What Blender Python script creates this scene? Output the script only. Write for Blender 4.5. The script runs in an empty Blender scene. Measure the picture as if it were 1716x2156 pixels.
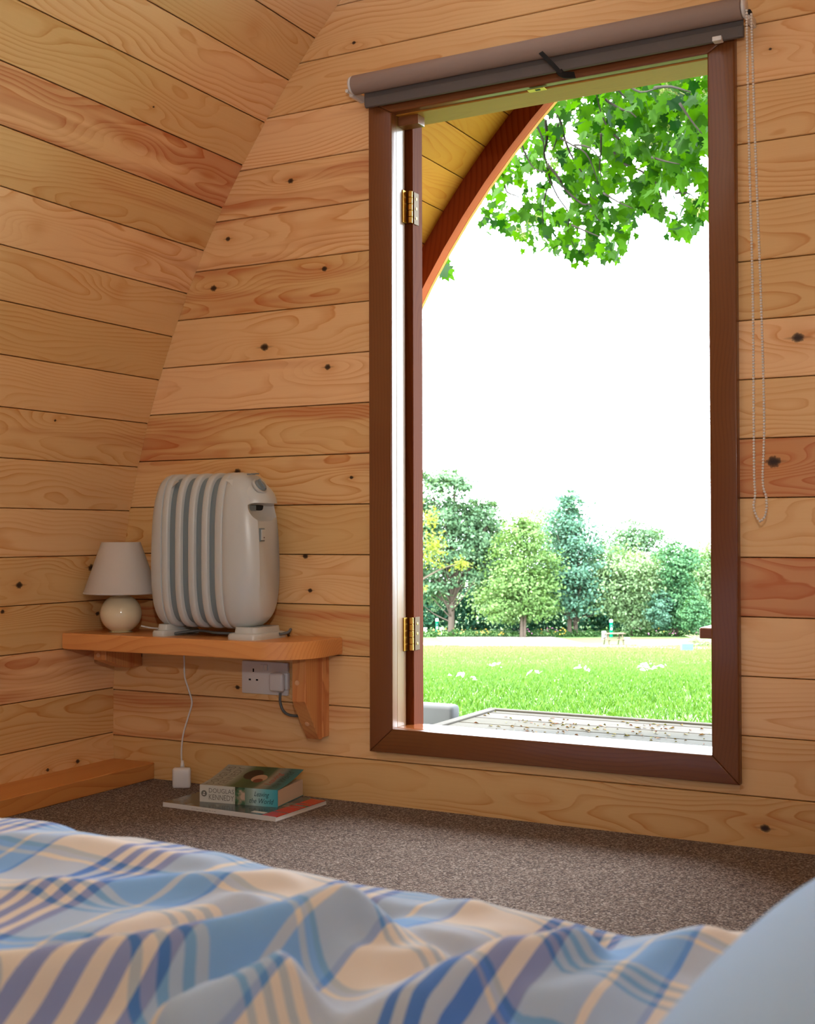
import bpy, bmesh, math, random
import numpy as np
from mathutils import Vector, Matrix
R = random.Random(7)
NR = np.random.RandomState(11)
C = bpy.context.scene.collection
SC = bpy.context.scene

# ------------------------------------------------------------------ camera
W_PX, H_PX, F_PX = 1716.0, 2156.0, 2651.5
YAW, PITCH, ROLL = math.radians(28.431), math.radians(1.006), math.radians(-0.139)
fw = Vector((-math.sin(YAW)*math.cos(PITCH), math.cos(YAW)*math.cos(PITCH), math.sin(PITCH)))
r0 = Vector((math.cos(YAW), math.sin(YAW), 0)); u0 = r0.cross(fw)
rt = math.cos(ROLL)*r0 + math.sin(ROLL)*u0
up = -math.sin(ROLL)*r0 + math.cos(ROLL)*u0
cam_d = bpy.data.cameras.new('camera'); cam = bpy.data.objects.new('camera', cam_d); C.objects.link(cam)
cam.matrix_world = Matrix(((rt.x, up.x, -fw.x, 0), (rt.y, up.y, -fw.y, 0), (rt.z, up.z, -fw.z, 0), (0, 0, 0, 1)))
cam_d.sensor_fit = 'VERTICAL'; cam_d.sensor_height = 36.0; cam_d.lens = F_PX/H_PX*36.0
cam_d.clip_start = 0.02; cam_d.clip_end = 600
cam_d.dof.use_dof = True; cam_d.dof.focus_distance = 3.6; cam_d.dof.aperture_fstop = cam_d.lens/3.6
SC.camera = cam

# ------------------------------------------------------------------ sky, sun, lights, exposure
SKY = 21.0
wd = bpy.data.worlds.new('overcast_sky'); SC.world = wd; wd.use_nodes = True
bgn = wd.node_tree.nodes['Background']
bgn.inputs[0].default_value = (0.80, 0.91, 1.0, 1); bgn.inputs[1].default_value = SKY
sd = bpy.data.lights.new('sun', 'SUN'); sd.energy = 20.0; sd.angle = math.radians(4); sd.color = (1, .96, .88)
so = bpy.data.objects.new('sun', sd); C.objects.link(so)
so.rotation_euler = Vector((0.62, 0.30, -0.95)).to_track_quat('-Z', 'Y').to_euler()
SC.view_settings.view_transform = 'Standard'; SC.view_settings.look = 'None'
SC.view_settings.gamma = 1.0; SC.view_settings.use_curve_mapping = False
SC.view_settings.exposure = 0.0
# daylight entering through the open doorway: sampling portal
pd = bpy.data.lights.new('doorway_portal', 'AREA'); pd.shape = 'RECTANGLE'; pd.size = .80; pd.size_y = 1.56
pd.cycles.is_portal = True
po = bpy.data.objects.new('doorway_portal', pd); C.objects.link(po)
po.location = (-1.124, 2.83, .29); po.rotation_euler = (math.radians(-90), 0, 0)
# flash held above the camera, its beam aimed level so that it clears the bed
fd = bpy.data.lights.new('camera_flash', 'SPOT'); fd.energy = 44; fd.shadow_soft_size = .03; fd.color = (1, .97, .94)
fd.spot_size = math.radians(92); fd.spot_blend = .55
fo = bpy.data.objects.new('camera_flash', fd); C.objects.link(fo); fo.location = (-.02, .0, .42)
fo.rotation_euler = Vector((-.50, .86, .34)).to_track_quat('-Z', 'Y').to_euler()

# the flash is mostly bounced off the boards of the slope overhead
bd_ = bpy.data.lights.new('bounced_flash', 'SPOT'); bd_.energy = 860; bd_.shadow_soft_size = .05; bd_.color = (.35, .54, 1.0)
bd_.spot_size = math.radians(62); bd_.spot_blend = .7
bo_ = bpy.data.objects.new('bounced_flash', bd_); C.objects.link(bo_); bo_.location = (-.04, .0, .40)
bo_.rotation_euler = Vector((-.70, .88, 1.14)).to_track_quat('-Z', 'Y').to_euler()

# ------------------------------------------------------------------ helpers
YW = 2.75; ZF = -.677; XC = -1.126; RA = 2.696; ACX = .257; ACZ = -.5   # wall plane, floor, pod axis, arch circle
def ray(x, y): return rt*((x-W_PX/2)/F_PX) + up*(-(y-H_PX/2)/F_PX) + fw
def onY(x, y, Y=YW): d = ray(x, y); return d*(Y/d.y)
def onZ(x, y, Z): d = ray(x, y); return d*(Z/d.z)
def at(x, y, s): return ray(x, y)*s                       # s metres ahead of the camera
def link(o, parent=None):
    C.objects.link(o)
    if parent: o.parent = parent
    return o
def mesh_obj(name, verts, faces, mat, parent=None, smooth=False):
    me = bpy.data.meshes.new(name); me.from_pydata([tuple(v) for v in verts], [], faces)
    if mat: me.materials.append(mat)
    if smooth:
        for p in me.polygons: p.use_smooth = True
    me.update()
    return link(bpy.data.objects.new(name, me), parent)
def bm_obj(name, bm, mat, parent=None, smooth=False):
    me = bpy.data.meshes.new(name); bmesh.ops.recalc_face_normals(bm, faces=bm.faces); bm.to_mesh(me); bm.free()
    if mat: me.materials.append(mat)
    if smooth:
        for p in me.polygons: p.use_smooth = True
    return link(bpy.data.objects.new(name, me), parent)
def empty(name, loc=(0, 0, 0), rz=0):
    o = bpy.data.objects.new(name, None); o.location = loc; o.rotation_euler = (0, 0, rz); o.empty_display_size = .05
    return link(o)
def tag(o, label, cat, group=None, kind=None):
    o['label'] = label; o['category'] = cat
    if group: o['group'] = group
    if kind: o['kind'] = kind
    return o
def add_box(bm, lo, hi, bev=0, seg=2, mat=None):
    lo, hi = Vector(lo), Vector(hi)
    g = bmesh.ops.create_cube(bm, size=1.0); vs = g['verts']
    for v in vs:
        v.co = Vector([(lo[i]+hi[i])/2 + v.co[i]*(hi[i]-lo[i]) for i in range(3)])
        if mat: v.co = mat @ v.co
    if bev:
        es = list({e for v in vs for e in v.link_edges})
        bmesh.ops.bevel(bm, geom=es, offset=bev, segments=seg, profile=.5, affect='EDGES')
def box(name, lo, hi, mat, parent=None, bev=0, seg=2, smooth=False):
    bm = bmesh.new(); add_box(bm, lo, hi, bev, seg); return bm_obj(name, bm, mat, parent, smooth)
def lathe(prof, n=32, cap=True):
    v, f = [], []
    for (r, z) in prof:
        for k in range(n): a = 2*math.pi*k/n; v.append((r*math.cos(a), r*math.sin(a), z))
    for i in range(len(prof)-1):
        for k in range(n): f.append((i*n+k, i*n+(k+1) % n, (i+1)*n+(k+1) % n, (i+1)*n+k))
    if cap:
        f.append(tuple(range(n-1, -1, -1))); f.append(tuple((len(prof)-1)*n+k for k in range(n)))
    return v, f
def tube_geo(pts, rad, n=8):
    pts = [Vector(p) for p in pts]; rads = rad if isinstance(rad, (list, tuple)) else [rad]*len(pts)
    v, f = [], []; prev = None
    for i, p in enumerate(pts):
        t = (pts[min(i+1, len(pts)-1)] - pts[max(i-1, 0)]).normalized()
        if prev is None:
            a = Vector((0, 0, 1)) if abs(t.z) < .9 else Vector((1, 0, 0)); nrm = t.cross(a).normalized()
        else: nrm = (prev - t*prev.dot(t)).normalized()
        prev = nrm; b = t.cross(nrm)
        for k in range(n):
            a = 2*math.pi*k/n; v.append(p + (nrm*math.cos(a)+b*math.sin(a))*rads[i])
    for i in range(len(pts)-1):
        for k in range(n): f.append((i*n+k, i*n+(k+1) % n, (i+1)*n+(k+1) % n, (i+1)*n+k))
    f.append(tuple(range(n-1, -1, -1))); f.append(tuple((len(pts)-1)*n+k for k in range(n)))
    return v, f
def spline(pts, n=6):
    P = [Vector(p) for p in pts]; out = []
    for i in range(len(P)-1):
        a = P[max(i-1, 0)]; b = P[i]; c = P[i+1]; d = P[min(i+2, len(P)-1)]
        for k in range(n):
            t = k/n
            out.append(.5*((2*b)+(c-a)*t+(2*a-5*b+4*c-d)*t*t+(3*b-a-3*c+d)*t**3))
    out.append(P[-1]); return out
def tube(name, pts, rad, mat, parent=None, n=8, sp=6):
    p = spline(pts, sp) if sp else pts
    if isinstance(rad, (list, tuple)) and sp: rad = [rad[0]+(rad[-1]-rad[0])*i/(len(p)-1) for i in range(len(p))]
    v, f = tube_geo(p, rad, n); return mesh_obj(name, v, f, mat, parent, True)
def merge(parts):
    V, Fc = [], []
    for v, f in parts:
        o = len(V); V += list(v); Fc += [tuple(i+o for i in q) for q in f]
    return V, Fc
def smooth_by_angle(o, deg=35):
    for p in o.data.polygons: p.use_smooth = True
    try: o.data.set_sharp_from_angle(angle=math.radians(deg))
    except Exception: pass

# ------------------------------------------------------------------ materials
def new_mat(name):
    m = bpy.data.materials.new(name); m.use_nodes = True; nt = m.node_tree
    return m, nt, nt.nodes['Principled BSDF']
class NT:
    def __init__(s, nt): s.nt = nt
    def n(s, t, **kw):
        q = s.nt.nodes.new(t)
        for k, v in kw.items(): setattr(q, k, v)
        return q
    def put(s, sock, v):
        if isinstance(v, (int, float)): sock.default_value = v
        elif isinstance(v, (tuple, list)): sock.default_value = v
        else: s.nt.links.new(v, sock)
    def m(s, op, a, b=0, c=0, clamp=False):
        q = s.n('ShaderNodeMath', operation=op, use_clamp=clamp); s.put(q.inputs[0], a); s.put(q.inputs[1], b); s.put(q.inputs[2], c)
        return q.outputs[0]
    def vm(s, op, a, b=(0, 0, 0)):
        q = s.n('ShaderNodeVectorMath', operation=op); s.put(q.inputs[0], a); s.put(q.inputs[1], b)
        return q.outputs['Value'] if op in ('LENGTH', 'DISTANCE', 'DOT_PRODUCT') else q.outputs[0]
    def xyz(s, v):
        q = s.n('ShaderNodeSeparateXYZ'); s.put(q.inputs[0], v); return q.outputs
    def comb(s, x, y, z=0):
        q = s.n('ShaderNodeCombineXYZ'); s.put(q.inputs[0], x); s.put(q.inputs[1], y); s.put(q.inputs[2], z); return q.outputs[0]
    def noise(s, vec, scale=1, detail=2, rough=.5):
        q = s.n('ShaderNodeTexNoise'); s.put(q.inputs['Vector'], vec); q.inputs['Scale'].default_value = scale
        q.inputs['Detail'].default_value = detail; q.inputs['Roughness'].default_value = rough; return q.outputs[0]
    def ramp(s, fac, stops, interp='LINEAR'):
        q = s.n('ShaderNodeValToRGB'); q.color_ramp.interpolation = interp
        e = q.color_ramp.elements
        while len(e) < len(stops): e.new(.5)
        for el, (p, c) in zip(e, stops):
            el.position = p; el.color = c if len(c) == 4 else (*c, 1)
        s.put(q.inputs[0], fac); return q.outputs[0]
    def mix(s, fac, a, b, blend='MIX'):
        q = s.n('ShaderNodeMix', data_type='RGBA', blend_type=blend)
        s.put(q.inputs['Factor'], fac)
        for i, v in ((6, a), (7, b)):
            s.put(q.inputs[i], (*v, 1) if isinstance(v, (tuple, list)) and len(v) == 3 else v)
        return q.outputs[2]
    def attr(s, name): 
        return s.n('ShaderNodeAttribute', attribute_type='OBJECT', attribute_name=name)
def lin(*c):
    return tuple(((x/255)/12.92 if x/255 <= .04045 else (((x/255)+.055)/1.055)**2.4) for x in c)
OUT = .40
def lo(*c): return tuple(v*OUT for v in lin(*c))     # outdoor surfaces
def lfo(*c): return tuple(v*OUT*1.25 for v in lin(*c))
def plain(name, col, rough=.5, spec=.5, metal=0, bump=0, bscale=200, var=0):
    m, nt, b = new_mat(name); q = NT(nt)
    b.inputs['Base Color'].default_value = (*col, 1); b.inputs['Roughness'].default_value = rough
    b.inputs['Metallic'].default_value = metal; b.inputs['Specular IOR Level'].default_value = spec
    tc = q.n('ShaderNodeTexCoord').outputs['Object']
    nz = q.noise(tc, bscale if bump else 12, 3)
    if var:
        q.put(b.inputs['Base Color'], q.mix(q.m('MULTIPLY', nz, var), col, tuple(c*.55 for c in col)))
    if bump:
        bp = q.n('ShaderNodeBump'); bp.inputs['Strength'].default_value = bump; bp.inputs['Distance'].default_value = .001
        q.put(bp.inputs['Height'], nz); q.put(b.inputs['Normal'], bp.outputs[0])
    return m
def wood(name, light, late, red, rough=.42, ringf=120., lateamt=.85, coat=0., streak=.25, knots=True, axis='x'):
    """pine: rings of a log cut along local x; per-object seed, tint (heartwood) and two knots"""
    m, nt, b = new_mat(name); q = NT(nt)
    tc = q.n('ShaderNodeTexCoord').outputs['Object']
    X, Y, Z = q.xyz(tc)[0:3]
    if axis == 'y': X, Y = Y, X
    if axis == 'z': X, Z = Z, X
    seed = q.attr('seed').outputs['Fac']; tint = q.attr('tint').outputs['Fac']
    so_ = q.m('MULTIPLY', seed, 7.31)
    L = q.m('ADD', X, so_)
    YZ = q.m('ADD', Y, Z)
    n1 = q.noise(q.comb(q.m('MULTIPLY', L, 1.6), q.m('MULTIPLY', Y, 5.0), so_), 1, 2)
    n2 = q.noise(q.comb(q.m('MULTIPLY', L, 1.1), q.m('ADD', so_, 3.7), 0), 1, 1)
    n3 = q.noise(q.comb(q.m('MULTIPLY', L, 6.0), q.m('MULTIPLY', Y, 30.0), so_), 1, 2)
    v0 = q.m('MULTIPLY_ADD', q.m('FRACT', q.m('MULTIPLY', seed, 17.77)), .13, q.m('MULTIPLY', q.m('SUBTRACT', n2, .5), .16))
    dv = q.m('SUBTRACT', Y, v0)
    w0 = q.m('MULTIPLY_ADD', n1, .14, q.m('MULTIPLY_ADD', q.m('FRACT', q.m('MULTIPLY', seed, 5.31)), .03, -.02))
    w0 = q.m('ADD', w0, Z)
    rr = q.m('SQRT', q.m('ADD', q.m('MULTIPLY', dv, dv), q.m('MULTIPLY', w0, w0)))
    rr = q.m('ADD', rr, q.m('MULTIPLY', q.m('SUBTRACT', n3, .5), .007))
    core = None; halo = None; dash = None
    if knots:
        for kn in ('knot_a', 'knot_b'):
            kv = q.xyz(q.attr(kn).outputs['Vector'])
            dl = q.m('SUBTRACT', X, kv[0]); dw = q.m('SUBTRACT', Y, kv[1]); rad = q.m('MAXIMUM', q.m('ABSOLUTE', kv[2]), 1e-4)
            on = q.m('GREATER_THAN', q.m('ABSOLUTE', kv[2]), .0005); con = q.m('GREATER_THAN', kv[2], .0005)
            d = q.m('SQRT', q.m('ADD', q.m('POWER', q.m('MULTIPLY', dl, .8), 2), q.m('POWER', dw, 2)))
            dd = q.m('DIVIDE', d, rad)
            e = q.m('MULTIPLY', on, q.m('EXPONENT', q.m('MULTIPLY', -.11, q.m('MULTIPLY', dd, dd))))
            d2 = q.m('SQRT', q.m('ADD', q.m('POWER', q.m('MULTIPLY', dl, .28), 2), q.m('POWER', q.m('MULTIPLY', dw, 1.25), 2)))
            e2 = q.m('MULTIPLY', on, q.m('EXPONENT', q.m('MULTIPLY', -900., q.m('MULTIPLY', d2, d2))))
            rr = q.m('ADD', rr, q.m('MULTIPLY', e2, .030))
            jn = q.m('MULTIPLY_ADD', q.noise(tc, 160, 2), .8, .6)
            c_ = q.m('MULTIPLY', con, q.m('SUBTRACT', 1, q.m('SMOOTH_MIN', q.m('POWER', q.m('DIVIDE', dd, jn), 5), 1, .1), clamp=True))
            ds = q.m('SQRT', q.m('ADD', q.m('POWER', q.m('MULTIPLY', dl, .33), 2), q.m('POWER', q.m('MULTIPLY', dw, 2.6), 2)))
            s_ = q.m('MULTIPLY', con, q.m('SUBTRACT', 1, q.m('DIVIDE', ds, rad), clamp=True))
            core = c_ if core is None else q.m('MAXIMUM', core, c_)
            halo = e if halo is None else q.m('MAXIMUM', halo, e)
            dash = s_ if dash is None else q.m('MAXIMUM', dash, s_)
    fr = q.m('FRACT', q.m('MULTIPLY', rr, ringf))
    ring = q.ramp(fr, [(0, (0, 0, 0)), (.45, (.05, .05, .05)), (.80, (.55, .55, .55)), (.93, (1, 1, 1)), (1, (0, 0, 0))], 'EASE')
    patch = q.noise(q.comb(q.m('MULTIPLY', L, 2.2), q.m('MULTIPLY', Y, 14), q.m('ADD', so_, 9.)), 1, 2)
    amt = q.m('MULTIPLY', q.m('MULTIPLY_ADD', q.m('SUBTRACT', patch, .36), 2.8, .22, clamp=True), lateamt)
    fac = q.m('MULTIPLY', ring, amt)
    st = q.noise(q.comb(q.m('MULTIPLY', L, 4), q.m('MULTIPLY', YZ, 420), so_), 1, 3, .6)
    col = q.mix(fac, light, late)
    col = q.mix(q.m('MULTIPLY', q.m('SUBTRACT', st, .35, clamp=True), streak), col, late)
    vary = q.m('MULTIPLY_ADD', q.m('FRACT', q.m('MULTIPLY', seed, 3.17)), .22, .88)
    col = q.mix(1., col, q.comb(vary, vary, q.m('MULTIPLY', vary, vary)), 'MULTIPLY')
    hn = q.noise(q.comb(q.m('MULTIPLY', L, 1.5), q.m('MULTIPLY', Y, 22), q.m('ADD', so_, 5.)), 1, 2)
    heart = q.m('MULTIPLY', q.m('SUBTRACT', q.m('ADD', q.m('MULTIPLY', tint, 1.1), hn), .72), 5., clamp=True)
    heart = q.m('MULTIPLY', heart, q.m('MULTIPLY_ADD', ring, .35, .55))
    col = q.mix(heart, col, red)
    if knots:
        col = q.mix(q.m('MULTIPLY', halo, .35), col, late)
        col = q.mix(q.m('MULTIPLY', dash, .8), col, tuple(c*.35 for c in red))
        col = q.mix(q.m('MULTIPLY', core, .96), col, (.02, .010, .007))
    q.put(b.inputs['Base Color'], col)
    b.inputs['Roughness'].default_value = rough; b.inputs['Specular IOR Level'].default_value = .35
    b.inputs['Coat Weight'].default_value = coat; b.inputs['Coat Roughness'].default_value = .12
    bp = q.n('ShaderNodeBump'); bp.inputs['Strength'].default_value = .12; bp.inputs['Distance'].default_value = .0006
    q.put(bp.inputs['Height'], q.m('ADD', st, fac)); q.put(b.inputs['Normal'], bp.outputs[0])
    return m
PINE_L, PINE_D, PINE_R = lin(240, 198, 142), lin(212, 142, 76), lin(192, 106, 60)
M = {}
M['pine'] = wood('pine_boards', PINE_L, PINE_D, PINE_R)
M['shelf'] = wood('varnished_pine', lin(222, 156, 90), lin(196, 118, 56), PINE_R, rough=.32, lateamt=.55)
M['shelf_z'] = wood('varnished_pine_upright', lin(222, 158, 100), lin(186, 104, 56), PINE_R, rough=.4, axis='z')
M['brown'] = wood('brown_stained_timber', lin(126, 76, 42), lin(98, 56, 29), lin(104, 54, 28), rough=.32, coat=.25, knots=False, lateamt=.5)
M['brown_z'] = wood('brown_stained_timber_upright', lin(126, 76, 42), lin(98, 56, 29), lin(104, 54, 28), rough=.32, coat=.25, knots=False, lateamt=.5, axis='z')
M['arch'] = wood('red_brown_arch', lin(150, 74, 40), lin(118, 52, 26), lin(112, 46, 24), rough=.6, knots=False, lateamt=.5, axis='z')
M['leaf_z'] = wood('brown_stained_door', lin(116, 58, 20), lin(88, 40, 12), lin(96, 40, 12), rough=.75, coat=0, knots=False, lateamt=.5, axis='z')
M['leaf_z'].node_tree.nodes['Principled BSDF'].inputs['Specular IOR Level'].default_value = .12
M['reveal'] = wood('varnished_reveal', lin(140, 98, 50), lin(116, 74, 34), PINE_R, rough=.5, coat=.3, knots=False, lateamt=.4, axis='z')
M['head'] = wood('varnished_head', lin(186, 128, 44), lin(160, 100, 32), PINE_R, rough=.5, coat=.05, knots=False, lateamt=.3)
M['deck'] = wood('weathered_deck', lo(90, 84, 75), lo(66, 60, 52), lo(76, 58, 44), rough=.7, knots=False, streak=.5)
M['deck'].node_tree.nodes['Principled BSDF'].inputs['Specular IOR Level'].default_value = .03
M['dark'] = plain('dark_lining', (.05, .03, .015), .9, .1)
M['shell'] = plain('brown_roof_shell', (.06, .035, .025), .8, .2)
M['white_plastic'] = plain('white_plastic', (.78, .78, .78), .3)
M['heater'] = plain('heater_enamel', lin(200, 205, 204), .28, .5)
M['heater_grey'] = plain('heater_grey_gap', lin(124, 138, 144), .4, .4)
M['black'] = plain('black_strap', (.012, .012, .012), .7, .3)
M['slot'] = plain('dark_slot', (.02, .022, .025), .6, .2)
M['greycable'] = plain('grey_cable', lin(92, 98, 100), .5)
M['brass'] = plain('brass', (.62, .36, .07), .42, .5, 1.0)
M['aged_brass'] = plain('aged_brass', (.10, .06, .025), .6, .2, .6)
M['lamp_glaze'] = plain('cream_glaze', lin(236, 224, 190), .12, .6)
M['blind'] = plain('grey_blind_fabric', lin(156, 138, 130), .85, .2, bump=.5, bscale=900)
M['blind_dark'] = plain('grey_blind_bar', lin(104, 98, 96), .7, .2, bump=.3, bscale=900)
M['bead'] = plain('pale_bead', lin(232, 226, 220), .3)
M['plug_cap'] = plain('screw_cap', lin(226, 176, 132), .5)
M['concrete'] = plain('pale_concrete', (.075, .075, .075), .9, .02, var=.3)
M['gravel'] = plain('pale_gravel', lo(196, 184, 172), .95, .02, bump=.6, bscale=40, var=.3)
M['teal'] = plain('teal_paint', lo(0, 138, 100), .6, .02)
M['grey_paint'] = plain('grey_paint', lo(120, 134, 144), .8, .02)
M['bark'] = plain('bark', lo(140, 122, 108), .95, .02, bump=.8, bscale=30, var=.6)
M['twig'] = plain('dark_twig', lin(30, 24, 18), .9, .1)
M['oldwood'] = plain('grey_timber', lo(132, 114, 96), .9, .02, var=.5)

def fabric_shade(name, col, trans=.35):
    m, nt, b = new_mat(name); q = NT(nt)
    t = q.n('ShaderNodeBsdfTranslucent'); t.inputs[0].default_value = (*col, 1)
    b.inputs['Base Color'].default_value = (*col, 1); b.inputs['Roughness'].default_value = .85
    mx = q.n('ShaderNodeMixShader'); mx.inputs[0].default_value = trans
    nt.links.new(b.outputs[0], mx.inputs[1]); nt.links.new(t.outputs[0], mx.inputs[2])
    tc = q.n('ShaderNodeTexCoord').outputs['Object']
    wv = q.noise(tc, 700, 2); bp = q.n('ShaderNodeBump'); bp.inputs['Strength'].default_value = .15; bp.inputs['Distance'].default_value = .0005
    q.put(bp.inputs['Height'], wv); q.put(b.inputs['Normal'], bp.outputs[0])
    nt.links.new(mx.outputs[0], nt.nodes['Material Output'].inputs[0]); return m
M['shade'] = fabric_shade('white_lampshade', lin(228, 222, 214), .25)

def far_haze(q):     # grass paled with distance: haze and grazing sheen put into its colour
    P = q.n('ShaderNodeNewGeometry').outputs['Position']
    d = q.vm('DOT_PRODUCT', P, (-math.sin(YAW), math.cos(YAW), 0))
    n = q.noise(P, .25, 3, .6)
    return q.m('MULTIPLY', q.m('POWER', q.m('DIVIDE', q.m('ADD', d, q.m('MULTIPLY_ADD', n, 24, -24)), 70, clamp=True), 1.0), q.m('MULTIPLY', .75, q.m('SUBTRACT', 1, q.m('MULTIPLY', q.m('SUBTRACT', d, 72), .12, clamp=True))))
def leaf_mat(name, c1, c2, trans=.45, haze_col=None):
    m, nt, b = new_mat(name); q = NT(nt)
    geo = q.n('ShaderNodeNewGeometry'); rnd = geo.outputs['Random Per Island']
    oi = q.n('ShaderNodeObjectInfo').outputs['Random']
    f = q.m('FRACT', q.m('ADD', rnd, oi))
    col = q.mix(f, c1, c2)
    if haze_col: col = q.mix(far_haze(q), col, haze_col)
    b.inputs['Roughness'].default_value = .6; b.inputs['Specular IOR Level'].default_value = .08
    q.put(b.inputs['Base Color'], col)
    t = q.n('ShaderNodeBsdfTranslucent'); q.put(t.inputs[0], q.mix(1., col, (1.0, 1.0, .45), 'MULTIPLY'))
    mx = q.n('ShaderNodeMixShader'); mx.inputs[0].default_value = trans
    nt.links.new(b.outputs[0], mx.inputs[1]); nt.links.new(t.outputs[0], mx.inputs[2])
    nt.links.new(mx.outputs[0], nt.nodes['Material Output'].inputs[0]); return m
M['syc_leaf'] = leaf_mat('sycamore_leaf', lo(14, 58, 4), lo(84, 136, 4), .6)
M['fol_grey'] = leaf_mat('grey_green_foliage', lfo(92, 130, 92), lfo(134, 166, 124), .3)
M['fol_blue'] = leaf_mat('blue_green_foliage', lfo(80, 126, 100), lfo(118, 158, 132), .3)
M['fol_lime'] = leaf_mat('lime_foliage', lfo(104, 144, 72), lfo(144, 174, 108), .35)
M['fol_pale'] = leaf_mat('pale_foliage', lfo(124, 158, 102), lfo(168, 194, 144), .35)
M['fol_dark'] = leaf_mat('dark_green_foliage', lfo(62, 110, 72), lfo(106, 150, 100), .3)
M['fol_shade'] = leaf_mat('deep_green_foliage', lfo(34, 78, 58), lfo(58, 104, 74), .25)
M['fol_yellow'] = leaf_mat('yellow_green_foliage', lfo(140, 150, 52), lfo(168, 172, 88), .45)
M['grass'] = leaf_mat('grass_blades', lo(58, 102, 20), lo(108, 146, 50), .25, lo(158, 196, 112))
M['herb'] = leaf_mat('border_plants', lo(48, 92, 42), lo(86, 124, 62), .3)
M['petal_y'] = plain('yellow_petal', (.40, .22, .01), .6)
M['petal_p'] = plain('pink_petal', (.28, .09, .17), .6)
M['petal_w'] = plain('white_petal', (.9, .9, .9), .6)
M['litter'] = leaf_mat('fallen_bits', lo(120, 116, 40), lo(134, 74, 44), .1)

# carpet: speckled brown loop pile
def carpet():
    m, nt, b = new_mat('speckled_brown_carpet'); q = NT(nt)
    tc = q.n('ShaderNodeTexCoord').outputs['Object']
    v = q.n('ShaderNodeTexVoronoi'); q.put(v.inputs['Vector'], tc); v.inputs['Scale'].default_value = 330
    rnd = q.xyz(v.outputs['Color'])[0]
    col = q.ramp(rnd, [(0, lin(58, 44, 38)), (.35, lin(108, 86, 73)), (.7, lin(148, 126, 112)), (1, lin(200, 184, 168))])
    n = q.noise(tc, 90, 3, .7)
    col = q.mix(q.m('MULTIPLY', n, .5), col, lin(60, 46, 40))
    q.put(b.inputs['Base Color'], col); b.inputs['Roughness'].default_value = 1; b.inputs['Specular IOR Level'].default_value = .05
    b.inputs['Sheen Weight'].default_value = .15
    bp = q.n('ShaderNodeBump'); bp.inputs['Strength'].default_value = .9; bp.inputs['Distance'].default_value = .004
    q.put(bp.inputs['Height'], q.m('ADD', n, q.m('SUBTRACT', 1, v.outputs['Distance']))); q.put(b.inputs['Normal'], bp.outputs[0])
    return m
M['carpet'] = carpet()
def plaid():
    m, nt, b = new_mat('plaid_duvet_cotton'); q = NT(nt)
    uv = q.n('ShaderNodeUVMap'); uv.uv_map = 'cloth'
    U, V, _ = q.xyz(uv.outputs[0])[0:3]
    cream, blue, lb, teal, mid = lin(232, 226, 222), lin(46, 108, 208), lin(142, 190, 244), lin(128, 176, 214), lin(92, 154, 234)
    def band(t, per, stops):
        f = q.m('FRACT', q.m('DIVIDE', t, per)); return q.ramp(f, stops, 'CONSTANT')
    wx = band(U, .19, [(0, cream), (.30, blue), (.345, cream), (.39, blue), (.435, cream), (.48, blue), (.525, cream), (.57, blue),
                        (.615, lb), (.80, cream), (.825, lb), (.95, mid), (.975, cream)])
    wy = band(V, .17, [(0, cream), (.34, teal), (.375, cream), (.415, teal), (.45, cream), (.49, teal), (.525, cream), (.565, lb), (.90, cream), (.93, lb), (.965, teal)])
    col = q.mix(.40, wx, wy)
    mul = q.mix(1., wx, wy, 'MULTIPLY')
    col = q.mix(.25, col, mul)
    q.put(b.inputs['Base Color'], col); b.inputs['Roughness'].default_value = .9; b.inputs['Specular IOR Level'].default_value = .1
    b.inputs['Sheen Weight'].default_value = .1
    wv = q.noise(q.comb(q.m('MULTIPLY', U, 2200), q.m('MULTIPLY', V, 2200)), 1, 1)
    bp = q.n('ShaderNodeBump'); bp.inputs['Strength'].default_value = .1; bp.inputs['Distance'].default_value = .0004
    q.put(bp.inputs['Height'], wv); q.put(b.inputs['Normal'], bp.outputs[0]); return m
M['plaid'] = plaid()
M['pillow'] = plain('light_blue_cotton', lin(168, 200, 242), .9, .1, bump=.2, bscale=800)
def lawn():
    m, nt, b = new_mat('mown_grass_ground'); q = NT(nt)
    tc = q.n('ShaderNodeTexCoord').outputs['Object']
    n = q.noise(tc, .35, 4, .6); n2 = q.noise(tc, 9, 4, .7)
    col = q.mix(n, lo(84, 126, 50), lo(124, 152, 88)); col = q.mix(q.m('MULTIPLY', n2, .5), col, lo(74, 118, 42))
    col = q.mix(far_haze(q), col, lo(158, 196, 112))
    q.put(b.inputs['Base Color'], col); b.inputs['Roughness'].default_value = .8; b.inputs['Specular IOR Level'].default_value = .15
    bp = q.n('ShaderNodeBump'); bp.inputs['Strength'].default_value = .8; bp.inputs['Distance'].default_value = .05
    q.put(bp.inputs['Height'], n2); q.put(b.inputs['Normal'], bp.outputs[0]); return m
M['lawn'] = lawn()

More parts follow.
